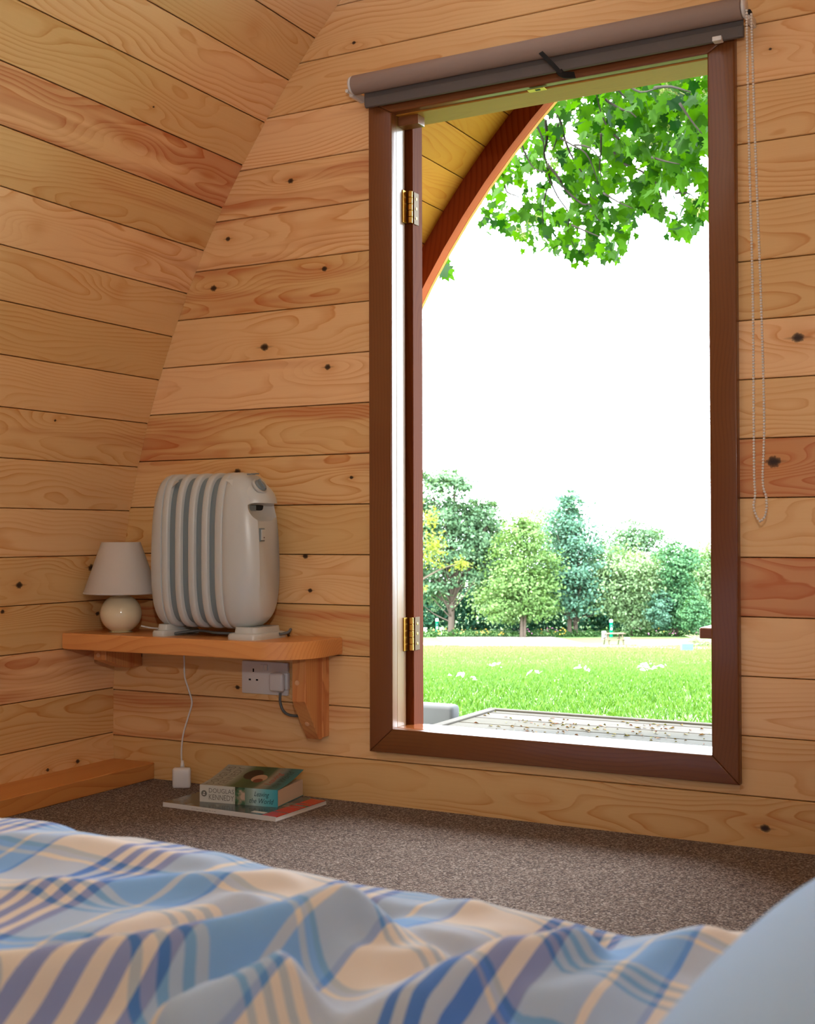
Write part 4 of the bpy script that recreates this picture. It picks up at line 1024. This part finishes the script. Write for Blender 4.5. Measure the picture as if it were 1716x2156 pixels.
# ------------------------------------------------------------------ deck
DKX0, DKX1, DKY1, DKZ = -2.118, -.13, 4.60, -.700
dk = empty('deck', (XC, 3.8, -.98)); tag(dk, 'weathered timber deck with fallen bits outside the doorway', 'deck', kind='structure')
yb = 2.838; k = 0
while yb < DKY1-.02:
    w = min(.139, DKY1-.035-yb)
    if w < .03: break
    o = plank('board', None, (DKX0+.045, yb, DKZ), (1, 0, 0), (0, 1, 0), DKX1-DKX0-.05, w, T=.028, mat=M['deck'], gap=.003, ch=.004); o.parent = dk; o.location -= dk.location; yb += .139
for lo, hi in (((DKX0, DKY1-.034, -.86), (DKX1, DKY1, DKZ+.006)), ((DKX0, 2.86, -.86), (DKX0+.042, DKY1-.035, DKZ+.006))):
    bm = bmesh.new(); add_box(bm, lo, hi, .004, 2); o = loc(bm_obj('edge_board', bm, M['deck'], dk), dk.location); o['seed'] = R.random()*5; o['tint'] = .0
for x in (DKX0+.05, -1.1, DKX1-.05):
    for y in (3.0, 4.5):
        bm = bmesh.new(); add_box(bm, (x-.04, y-.04, -1.04), (x+.04, y+.04, DKZ-.03)); loc(bm_obj('post', bm, M['oldwood'], dk), dk.location)
V, Fc = [], []
for k in range(230):
    if k < 150:
        c0 = R.choice([(-1.55, 4.20), (-1.25, 4.30), (-1.75, 4.38), (-1.05, 4.15), (-1.45, 4.42), (-1.8, 4.12)]); x, y = R.gauss(c0[0], .12), R.gauss(c0[1], .07)
    else: x, y = R.uniform(DKX0+.06, DKX1), R.uniform(3.9, DKY1-.04)
    x = min(max(x, DKX0+.06), DKX1-.05); y = min(max(y, 3.6), DKY1-.05)
    a = R.random()*6.28; l = R.uniform(.004, .012); w = l*R.uniform(.3, .7); h = R.uniform(.002, .007); o_ = len(V)
    ca, sa = math.cos(a), math.sin(a)
    for u, q, zz in ((-l, 0, 0), (0, -w, h), (l, 0, h*.3), (0, w, h), (0, 0, h*.1)): V.append((x+u*ca-q*sa, y+u*sa+q*ca, DKZ+.0012+zz))
    Fc += [(o_, o_+1, o_+4), (o_+1, o_+2, o_+4), (o_+2, o_+3, o_+4), (o_+3, o_, o_+4)]
tag(mesh_obj('litter', V, Fc, M['litter']), 'small fallen leaves and seeds scattered on the deck', 'litter', kind='stuff')
# pale block standing beside the far left corner of the deck
pb = onZ(958, 1496, DKZ+.06); s_b = 4.9
c1 = onY(957, 1492, 4.52); 
bx = box('concrete_block', (-2.80, 4.40, -1.02), (-2.185, 4.47, -.668), M['concrete'], None, .018, 3); smooth_by_angle(bx, 40); tag(bx, 'pale concrete block beside the far left corner of the deck', 'block')
# timber rail end showing beside the right jamb
e1 = onY(1490, 1317, 3.55)
rl = empty('porch_rail', (e1.x+.5, 3.55, -.98)); tag(rl, 'brown timber rail end poking past the right door jamb', 'rail')
bm = bmesh.new(); add_box(bm, (e1.x, 3.46, e1.z-.030), (e1.x+1.0, 3.60, e1.z), .003, 1); o = loc(bm_obj('rail', bm, M['brown'], rl), rl.location); o['seed'] = 2.; o['tint'] = .2
for x in (.55, .93):
    bm = bmesh.new(); add_box(bm, (e1.x+x, 3.50, DKZ), (e1.x+x+.05, 3.56, e1.z-.030), .003, 1); o = loc(bm_obj('post', bm, M['brown_z'], rl), rl.location); o['seed'] = 2.; o['tint'] = .2

# ------------------------------------------------------------------ far field furniture
def bollard(px, s, h, label):
    b = empty('hookup_bollard', gp_(px, s)); tag(b, label, 'bollard', 'teal bollards on the far pitches'); b.rotation_euler = (0, 0, YAW)
    r = .11
    v, f = lathe([(r, -.05), (r, h*.86), (r*.9, h*.87)], 16); smooth_by_angle(mesh_obj('post', v, f, M['teal'], b), 40)
    v, f = lathe([(r*1.02, h*.86), (r*1.02, h*.97), (r*.7, h)], 16); smooth_by_angle(mesh_obj('cap', v, f, M['white_plastic'], b), 40)
    for z0, z1, mat, nm in ((h*.66, h*.72, M['grey_paint'], 'socket_cover'), (h*.56, h*.62, M['grey_paint'], 'socket_cover'), (h*.45, h*.55, M['white_plastic'], 'number_plate')):
        bm = bmesh.new(); add_box(bm, (-.06, -r-.03, z0), (.06, -r+.04, z1), .004, 1); bm_obj(nm, bm, mat, b)
def sign(px, s, h, label):
    b = empty('pitch_sign', gp_(px, s)); b.rotation_euler = (0, 0, YAW); tag(b, label, 'sign', 'white pitch signs')
    v, f = lathe([(.02, -.05), (.02, h)], 10); mesh_obj('post', v, f, M['white_plastic'], b)
    bm = bmesh.new(); add_box(bm, (-.13, -.05, h-.30), (.13, -.02, h), .01, 1); bm_obj('plate', bm, M['white_plastic'], b)
bollard(919.5, s_row(1340.5), 1.34, 'teal bollard with white cap beside the large bare-trunked tree'); bollard(1285.5, s_row(1344.5), 1.28, 'teal bollard with white cap behind the picnic table')
sign(929, s_row(1338.5), .62, 'small white sign on a post beside the teal bollard'); sign(895, s_row(1338.5), .62, 'small white sign half hidden by the door leaf'); 
pt = empty('picnic_table', gp_(1291, s_row(1358.5))); pt.rotation_euler = (0, 0, YAW+math.radians(6)); tag(pt, 'small weathered picnic table far off on the grass', 'picnic table')
for y in (-.30, -.15, 0, .15, .30):
    bm = bmesh.new(); add_box(bm, (-.66, y-.068, .68), (.66, y+.068, .72)); bm_obj('top_board', bm, M['oldwood'], pt)
for y in (-.72, .72):
    bm = bmesh.new(); add_box(bm, (-.66, y-.11, .36), (.66, y+.11, .40)); bm_obj('bench', bm, M['oldwood'], pt)
for x in (-.45, .45):
    for s in (-1, 1): 
        v, f = tube_geo([(x, s*.25, .68), (x, s*.66, -.06)], .045, 6); mesh_obj('leg', v, f, M['oldwood'], pt)
    bm = bmesh.new(); add_box(bm, (x-.03, -.78, .30), (x+.03, .78, .36)); bm_obj('cross_bar', bm, M['oldwood'], pt)
b = box('white_box', (-.13, -.12, -.03), (.13, .12, .55), M['white_plastic'], None, .02, 2); b.location = gp_(1270.5, s_row(1347)); b.rotation_euler = (0, 0, YAW); tag(b, 'white box behind the left end of the picnic table', 'box')
b = box('white_box', (-.17, -.12, -.03), (.17, .12, .22), M['white_plastic'], None, .02, 2); b.location = gp_(1319, s_row(1350.5)); b.rotation_euler = (0, 0, YAW); tag(b, 'low white box to the right of the picnic table', 'box')
b = box('grey_bin', (-.26, -.18, -.03), (.26, .18, .36), M['grey_paint'], None, .02, 2); b.location = gp_(1444.5, s_row(1372)); b.rotation_euler = (0, 0, YAW); tag(b, 'pale grey box on the grass before the brush pile', 'box')
# brush pile of cut branches
parts = []
for k in range(260):
    px = R.gauss(1468, 24); px = min(max(px, 1415), 1540); hmax = .50*math.exp(-((px-1470)/38)**2)
    p = gp_(px, s_row(1361)+R.uniform(-.6, .6)); a = R.random()*6.28; l = R.uniform(.2, .6); z = R.random()*hmax
    d = Vector((math.cos(a), math.sin(a), R.uniform(-.15, .45)))*l; parts.append(tube_geo([p+Vector((0, 0, z+.03)), p+Vector((0, 0, z+.03))+d], .016, 4))
V, Fc = merge(parts); bpile = mesh_obj('brush_pile', V, Fc, plain('cut_branches', lin(120, 124, 88), .9, .1, var=.6)); tag(bpile, 'low pile of cut branches on the far gravel', 'brush pile')

# ------------------------------------------------------------------ far trees
def leaf_quads(P, size, up_bias=.6, out=None):
    n = len(P); nr = NR.randn(n, 3); nr[:, 2] = np.abs(nr[:, 2])+up_bias
    if out is not None: nr += out*1.1
    nr /= np.linalg.norm(nr, axis=1)[:, None]
    a = np.cross(nr, NR.randn(n, 3)); a /= np.linalg.norm(a, axis=1)[:, None]; b = np.cross(nr, a)
    s = (size*(.6+.8*NR.rand(n)))[:, None]
    v = np.stack([P-a*s*.5, P-b*s*.30+nr*s*.06, P+a*s*.5-nr*s*.12, P+b*s*.30+nr*s*.06], 1).reshape(-1, 3)
    return v, np.arange(4*n).reshape(n, 4)
def tree(name, label, s, base_px, blobs, mat, n, size, trunk=None, branches=0, group=None, cat='tree', clus=60, spread=.30, shell=.55, extra=None):
    """blobs: (px, py, rx, ry) crown masses seen from the pod, real ellipsoids standing s metres away"""
    gb = gp_(base_px, s); t = empty(name, gb); tag(t, label, cat, group)
    k = s/F_PX*math.sqrt(1)
    tot = sum(b[2]*b[3] for b in blobs); P, O = [], []
    for (px, py, rx, ry) in blobs:
        c = np.array(at(px, py, s)); rad = np.array([rx*k, rx*k*.9, ry*k]); m = max(6, int(clus*rx*ry/tot)); q = max(1, int(n*rx*ry/tot/m))
        for _ in range(m):
            d = NR.randn(3); d /= np.linalg.norm(d); r = shell+(1-shell)*NR.rand()**.6 if NR.rand() < .75 else NR.rand()
            cc = c+d*rad*r; sp = spread*min(rad)*(.6+.8*NR.rand())
            pts = cc+NR.randn(q, 3)*np.array([sp, sp, sp*.45]); P.append(pts); O.append(np.repeat(d[None], q, 0))
    P = np.concatenate(P); O = np.concatenate(O); P[:, 2] = np.maximum(P[:, 2], gb.z+.1)
    v, f = leaf_quads(P, size*np.ones(len(P)), .5, O); v -= np.array(gb)
    o = np_mesh('crown', v, f, mat, t)
    if trunk:
        for (tp, r0, r1) in trunk:
            pts = [at(x, y, s)-gb for x, y in tp]; pts[0].z = -.2
            tube('trunk', pts, [r0, r1], M['bark'], t, 8, 3)
    if branches:
        parts = []
        for _ in range(branches):
            i = NR.randint(len(P)); e = Vector(P[i])-gb
            if e.z < 1.0: continue
            tz = e.z*R.uniform(.35, .7); tp0 = trunk[0][0]; st_ = Vector((0, 0, tz)); 
            mid = (st_+e)/2+Vector((0, 0, R.uniform(-.3, .2))); parts.append(tube_geo(spline([st_, mid, e], 3), [.06-.045*i_/6 for i_ in range(7)], 5))
        V, Fc = merge(parts); mesh_obj('branches', V, Fc, M['bark'], t, True)
    return t
SF = 93
tree('tree', 'tall airy grey-green tree with a bare trunk nearest the door leaf', SF, 950, [(1035, 1120, 42, 58), (1010, 1070, 36, 40), (935, 1060, 66, 74), (890, 1120, 60, 100), (1000, 1110, 50, 80), (955, 1170, 85, 60), (1015, 1190, 55, 50), (900, 1230, 50, 50), (930, 1010, 48, 34), (965, 1015, 26, 30)], M['fol_grey'], 25000, .27,
     trunk=[([(950, 1338), (951, 1270), (956, 1180), (957, 1080), (955, 1010)], .28, .05)], branches=90, clus=420, spread=.26, shell=.3)
tree('tree', 'spreading lime green tree between the two tallest trees', SF-3, 1100, [(1100, 1120, 42, 48), (1090, 1165, 56, 60), (1080, 1230, 68, 60), (1110, 1275, 66, 40), (1055, 1275, 55, 36), (1145, 1210, 45, 55)], M['fol_lime'], 16000, .22,
     trunk=[([(1098, 1338), (1098, 1300), (1094, 1240)], .16, .06), ([(1104, 1338), (1106, 1290), (1112, 1230)], .14, .05)], clus=360, spread=.26, shell=.3)
tree('tree', 'tall blue-green tree with twin trunks in the middle of the tree line', SF, 1207, [(1203, 1085, 48, 50), (1205, 1140, 66, 60), (1212, 1200, 82, 56), (1215, 1255, 85, 45), (1170, 1230, 48, 50), (1200, 1055, 28, 24)], M['fol_blue'], 19000, .24,
     trunk=[([(1200, 1340), (1199, 1290), (1203, 1200), (1205, 1080)], .20, .04), ([(1212, 1340), (1212, 1280), (1216, 1200), (1212, 1120)], .20, .04)], branches=70, clus=420, spread=.26, shell=.3)
tree('tree', 'rounded green tree top rising furthest back, right of the twin-trunked tree', SF+22, 1345, [(1345, 1125, 58, 42), (1310, 1165, 70, 56), (1375, 1170, 60, 56), (1345, 1260, 90, 70)], M['fol_grey'], 12000, .30, clus=260, spread=.3, shell=.3)
tree('tree', 'pale lime broad tree left of the dark clump', SF-1, 1320, [(1320, 1190, 65, 48), (1300, 1255, 60, 55), (1355, 1235, 55, 55), (1345, 1300, 50, 36), (1280, 1210, 44, 50)], M['fol_pale'], 16000, .22,
     trunk=[([(1330, 1338), (1330, 1280), (1326, 1220)], .15, .06)], clus=340, spread=.26, shell=.3)
tree('tree', 'dark upright green tree right of the pale lime tree', SF-2, 1425, [(1428, 1185, 42, 46), (1420, 1240, 46, 50), (1440, 1290, 46, 40)], M['fol_dark'], 11000, .22, trunk=[([(1425, 1338), (1425, 1240)], .15, .06)], clus=240, spread=.26, shell=.3)
tree('tree', 'pale green tree half hidden by the right door jamb', SF+6, 1485, [(1480, 1175, 60, 46), (1520, 1195, 66, 60), (1470, 1235, 50, 60), (1560, 1240, 60, 80), (1500, 1280, 60, 50)], M['fol_pale'], 14000, .24, trunk=[([(1500, 1338), (1500, 1230)], .15, .06)], clus=300, spread=.26, shell=.3)
tree('tree', 'bright green tree filling the gap behind the lime tree', SF+10, 1060, [(1060, 1140, 60, 60), (1150, 1110, 56, 55), (1060, 1230, 80, 80), (1160, 1210, 80, 80)], M['fol_pale'], 13000, .28, clus=260, spread=.3, shell=.3)
tree('shrub', 'dense rounded shrub in front of the pale tree at the right jamb', SF-5, 1466, [(1466, 1300, 34, 34), (1464, 1280, 26, 26)], M['fol_dark'], 5500, .16, clus=240, spread=.16, cat='shrub')
tree('shrub', 'pale silvery shrub below the dark upright tree', SF-3, 1388, [(1388, 1290, 26, 40), (1395, 1262, 20, 20)], M['fol_blue'], 3200, .18, clus=100, spread=.2, cat='shrub')
BUSH = ['behind the bare trunk at the door leaf', 'just right of the bare trunk', 'left of the lime tree', 'behind the lime tree', 'between lime tree and twin trunks', 'right of the twin trunks', 'behind the picnic table', 'left of the dark upright tree', 'under the dark upright tree', 'nearest the right door jamb']
for i, px in enumerate((880, 945, 1020, 1090, 1160, 1245, 1300, 1370, 1430, 1500)):
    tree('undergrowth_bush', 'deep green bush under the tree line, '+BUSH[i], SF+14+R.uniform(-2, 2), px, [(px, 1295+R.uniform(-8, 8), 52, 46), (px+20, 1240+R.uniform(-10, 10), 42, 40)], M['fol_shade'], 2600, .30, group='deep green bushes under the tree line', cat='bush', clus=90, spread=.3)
# wide hedge further back, closing the view sideways
c_ = []
for px in np.linspace(250, 2300, 26):
    c = np.array(at(float(px), 1262+R.uniform(-25, 25), 122)); c_.append(c+NR.randn(700, 3)*np.array([2.2, 2.2, 2.0]))
P = np.concatenate(c_); P[:, 2] = np.maximum(P[:, 2], zg(122)+.05); v, f = leaf_quads(P, .5*np.ones(len(P)))
tag(np_mesh('hedge', v, f, M['fol_shade']), 'dark hedge closing the field behind the tree line', 'hedge', kind='stuff')
# border plants and flowers at the foot of the trees
n = 9000; px = NR.uniform(700, 1720, n); s = 90.5+NR.rand(n)*2.5-(px > 1235)*1.5*0; base = np.array([list(gp_(float(a), float(b))) for a, b in zip(px, s)])
base[:, 2] += NR.rand(n)**1.5*.55*(.6+.5*np.sin(px*.11)**2); v, f = leaf_quads(base, .17*np.ones(n))
tag(np_mesh('undergrowth', v, f, M['herb']), 'low leafy border plants along the foot of the trees', 'plants', kind='stuff')
for nm, mat, spans, cnt, lab in (('yellow_flowers', M['petal_y'], [(935, 1000), (1000, 1060), (1130, 1190), (900, 935), (1380, 1500)], 70, 'yellow flowers along the far border'), ('pink_flowers', M['petal_p'], [(1080, 1120), (1330, 1440), (1405, 1425), (1460, 1480), (1150, 1175)], 60, 'pink flowers along the far border')):
    pts = []
    for _ in range(cnt):
        a, b_ = R.choice(spans); p = gp_(R.uniform(a, b_), 90.2); pts.append((p.x, p.y, p.z+R.uniform(.2, .65)))
    v, f = leaf_quads(np.array(pts), .14*np.ones(cnt)); tag(np_mesh(nm, v, f, mat), lab, 'flowers', kind='stuff')
pts = []
for cx, cy, k in ((1350, 1408, 14), (1360, 1414, 10), (1040, 1406, 6), (1215, 1412, 6), (960, 1428, 4), (1130, 1426, 4), (990, 1440, 2), (1390, 1410, 6), (1240, 1422, 2)):
    for _ in range(k):
        p = gp_(R.gauss(cx, 9), s_row(cy+R.gauss(0, 3))); pts.append((p.x, p.y, p.z+.07))
v, f = leaf_quads(np.array(pts), .09*np.ones(len(pts)), 1.5); tag(np_mesh('clover', v, f, M['petal_w']), 'small white flowers dotted in the grass', 'flowers', kind='stuff')
# yellow-green bough reaching in from the left, nearer than the tree line
yb_ = empty('leafy_bough_tree', gp_(760, 42)); tag(yb_, 'yellow-green tree reaching in past the door leaf', 'tree')
gb = yb_.location
tube('trunk', [Vector((0, 0, -.2)), Vector((.05, 0, 1.6)), Vector((.1, .1, 3.6)), at(800, 1080, 42)-gb], [.16, .05], M['bark'], yb_, 8, 4)
tube('branch', [Vector((.05, 0, 1.4)), at(893, 1218, 42)-gb, at(935, 1196, 42)-gb, at(972, 1186, 42)-gb], [.05, .012], M['bark'], yb_, 6, 4)
P = []
for (px, py, rx, ry, n) in ((970, 1188, 16, 10, 130), (930, 1190, 10, 6, 40), (905, 1090, 16, 16, 110), (915, 1150, 20, 26, 260), (900, 1180, 16, 14, 90), (895, 1240, 6, 6, 20), (850, 1120, 40, 60, 500), (780, 1080, 60, 70, 700), (730, 1150, 60, 60, 500)):
    c = np.array(at(px, py, 42)); k = 42/F_PX; P.append(c+NR.randn(n, 3)*np.array([rx*k*.6, rx*k*.8, ry*k*.6]))
P = np.concatenate(P); v, f = leaf_quads(P, .115*np.ones(len(P)), .8); np_mesh('crown', v-np.array(gb), f, M['fol_yellow'], yb_)

# ------------------------------------------------------------------ sycamore hanging over the view
sy = empty('sycamore_tree', gp_(2150, 12.5)); tag(sy, 'sycamore boughs hanging over the field at the top of the doorway', 'tree'); sb = sy.location
def cp(x, y, s): return at(1000+x/3.432, 130+y/3.432, s) - sb      # points read off an enlarged crop of the photograph
def dep(x, y): return 12.2 - 3.6*min(1, max(0, x/1700))*.8 + 1.2*(y/1500) - .9
TW = [[(1000, 110), (1090, 160), (1200, 220), (1320, 190)], [(880, 140), (930, 260), (1050, 340), (1130, 370), (1200, 440)], [(580, 330), (620, 440), (660, 590), (710, 700), (790, 830), (830, 960), (880, 1000)],
      [(510, 420), (520, 560), (500, 660), (530, 790), (545, 860), (600, 980), (680, 1100), (670, 1220), (720, 1340)], [(440, 450), (490, 560), (500, 660)], [(330, 570), (370, 680), (430, 770), (520, 800)],
      [(520, 740), (600, 830), (660, 930), (780, 1030), (830, 1030), (880, 1130), (960, 1180)], [(540, 860), (510, 960), (490, 1060), (490, 1180)], [(910, 520), (910, 640), (900, 770), (920, 830)], [(960, 110), (1040, 210), (1090, 260)],
      [(980, 620), (1060, 730), (1200, 790), (1300, 870), (1340, 960), (1380, 1090)], [(600, 540), (700, 600), (800, 660), (860, 780), (890, 880)], [(1280, 690), (1380, 720), (1480, 740)], [(210, 850), (230, 940), (320, 980), (350, 1060)],
      [(1450, 950), (1540, 950), (1580, 980)], [(720, 600), (830, 620), (900, 700)], [(1300, 190), (1420, 180), (1560, 220)], [(930, 950), (1030, 1010), (1140, 1060)], [(600, 450), (590, 560), (560, 640)], [(1480, 300), (1560, 420), (1640, 520)], [(1040, 560), (960, 480), (900, 330), (860, 150)], [(700, 1180), (840, 1240), (940, 1280)]]
for tw in TW:
    dj = R.uniform(-1.5, -.7); pts = [cp(x, y, dep(x, y)+dj) for x, y in tw]
    thick = .013 if len(tw) > 5 or tw[0][1] < 200 else .009
    tube('twig', pts, [thick, .003], M['twig'], sy, 5, 3)
# limbs linking the twigs back to the trunk outside the frame
hub = [cp(2300, -900, 11.0), cp(1900, -420, 10.6), cp(1300, -180, 10.6), cp(900, 60, 10.8)]
tube('limb', [Vector((.1, .1, 5.0))]+hub, [.10, .014], M['twig'], sy, 8, 5)
tube('limb', [cp(1900, -420, 10.6), cp(900, -160, 11.2), cp(560, 60, 11.6), cp(540, 420, 11.8)], [.05, .010], M['twig'], sy, 7, 5)
tube('limb', [cp(1900, -420, 10.6), cp(1750, 100, 9.6), cp(1500, 330, 9.6), cp(1260, 660, 10.2)], [.04, .008], M['twig'], sy, 7, 5)
tube('limb', [cp(560, 60, 11.6), cp(300, 300, 12), cp(210, 850, 12.2)], [.02, .006], M['twig'], sy, 6, 5)
tube('trunk', [Vector((0, 0, -.3)), Vector((.02, 0, 2.5)), Vector((.1, .1, 5.0)), Vector((.3, -.2, 8.5))], [.30, .14], M['bark'], sy, 14, 5)
tube('limb', [Vector((.02, 0, 3.4)), Vector((2.4, .3, 4.8)), Vector((3.4, .5, 6.4))], [.12, .04], M['twig'], sy, 8, 5)
def inpoly(x, y, poly):
    c = False; j = len(poly)-1
    for i in range(len(poly)):
        if (poly[i][1] > y) != (poly[j][1] > y) and x < (poly[j][0]-poly[i][0])*(y-poly[i][1])/(poly[j][1]-poly[i][1])+poly[i][0]: c = not c
        j = i
    return c
POLY = [(560, 100), (760, -200), (2300, -500), (2300, 500), (1720, 590), (1640, 720), (1700, 800), (1680, 1080), (1560, 1260), (1440, 1250), (1400, 1140), (1300, 1130), (1230, 1050), (1160, 1130), (1120, 1280), (1060, 1400), (960, 1410), (900, 1400), (700, 1420), (580, 1390), (480, 1330), (330, 1280), (270, 1240), (170, 1200), (60, 1200), (60, 1100), (110, 1000), (60, 900), (200, 640), (420, 430)]
HOLES = [(690, 530, 75), (280, 960, 70), (612, 930, 62), (1010, 985, 60), (1150, 745, 62), (1430, 985, 85), (400, 830, 55), (300, 620, 45), (1650, 690, 50), (900, 1270, 34), (540, 400, 45), (1590, 880, 55), (640, 420, 40), (800, 260, 40), (640, 1020, 45), (1090, 240, 28), (1110, 520, 38), (460, 430, 30), (590, 740, 34), (760, 1080, 30), (1210, 1110, 40)]
# leaf template: five pointed lobes, stalk, slightly cupped
LP = [(0, 0), (.13, .03), (.30, -.10), (.34, .02), (.50, .12), (.36, .22), (.42, .40), (.54, .58), (.34, .56), (.20, .62), (.14, .78), (0, 1.0), (-.14, .78), (-.20, .62), (-.34, .56), (-.54, .58), (-.42, .40), (-.36, .22), (-.50, .12), (-.34, .02), (-.30, -.10), (-.13, .03)]
lv = [(x, y-.1, -.22*abs(x)**1.4-.10*(y-.3)**2) for x, y in LP] + [(0, .28, .02), (-.008, -.10, 0), (.008, -.10, 0), (.006, -.62, -.10), (-.006, -.62, -.10)]
nl = len(LP); lfc = [(i, (i+1) % nl, nl) for i in range(nl)] + [(nl+1, nl+2, nl+3), (nl+1, nl+3, nl+4)]
lme = bpy.data.meshes.new('leaf'); lme.from_pydata(lv, [], lfc); lme.materials.append(M['syc_leaf']); lme.update()
leaves = []; tries = 0
edge = [(345, 1355), (80, 1230), (720, 1460), (1170, 1245), (1380, 1250), (930, 1430), (1030, 1415), (800, 1440), (590, 1400), (540, 1350), (430, 1340), (1530, 1270), (1480, 1250), (20, 1010), (45, 1160), (280, 1270), (-225, 1455), (-240, 1480), (-205, 1500), (-215, 1430), (-250, 1440), (-385, 1715)]
for x, y in edge: leaves.append((x, y, 11.6))
while len(leaves) < 2700 and tries < 60000:
    tries += 1; x, y = R.uniform(40, 2280), R.uniform(-480, 1430)
    if (x > 1760 or y < -60) and R.random() < .6: continue
    if not inpoly(x, y, POLY): continue
    if any((x-hx)**2+(y-hy)**2 < (hr+14)**2 for hx, hy, hr in HOLES) and R.random() < .93: continue
    if y > 1150 and R.random() < .25: continue
    leaves.append((x, y, dep(x, y)+R.uniform(-1.2, 1.6)))
for k_ in range(9): leaves.append((-232+R.gauss(0, 16), 1462+R.gauss(0, 26), 9.0+R.uniform(-.3, .3)))
rest = []; kq = 0
LVn = np.array(lv)
leaves.sort(key=lambda t: (t[2], 0) if (0 <= t[0] < 1720 and t[1] > 0) else (t[2]+50, 0))
for x, y, s in leaves:
    p = cp(x, y, s); sz = R.uniform(.075, .130)*(1.0 if s < 11 else .85)
    # blades hang: tip downwards, face towards any side, tilted
    az = R.uniform(0, 2*math.pi); tilt = R.uniform(.15, 1.2)
    m3 = Matrix.Rotation(az, 3, 'Z') @ Matrix.Rotation(math.pi/2+tilt*R.choice([1, -.4]), 3, 'X') @ Matrix.Rotation(math.pi+R.gauss(0, .5), 3, 'Z')
    if kq < 300:
        o = bpy.data.objects.new('leaf', lme); C.objects.link(o); o.parent = sy
        mm = (m3 @ Matrix.Scale(sz, 3)).to_4x4(); mm.translation = p; o.matrix_local = mm; kq += 1
    else: rest.append((LVn @ np.array(m3).T)*sz + np.array(p))
V = np.concatenate(rest); base_i = np.arange(len(rest))[:, None, None]*len(lv)
Fq = (base_i+np.array(lfc)[None]).reshape(-1, 3); o = np_mesh('foliage', V, Fq, M['syc_leaf'], sy); o['kind'] = 'stuff'
# hanging seed clusters
parts = []
for x, y in ((1400, 180), (1380, 220), (1440, 230), (680, 300), (1390, 450), (1640, 200), (1260, 540), (400, 1120), (560, 700), (1610, 1010), (330, 1240), (1540, 370)):
    for k in range(36):
        p = cp(x+R.gauss(0, 24), y+R.gauss(0, 34), dep(x, y)-.6); d = Vector((R.gauss(0, 1), R.gauss(0, 1), R.gauss(0, 1)-.3))*.018
        parts.append(tube_geo([p, p+d], .004, 4))
V, Fc = merge(parts); o = mesh_obj('seed_clusters', V, Fc, plain('green_brown_seeds', lin(112, 116, 52), .8), sy); o['kind'] = 'stuff'
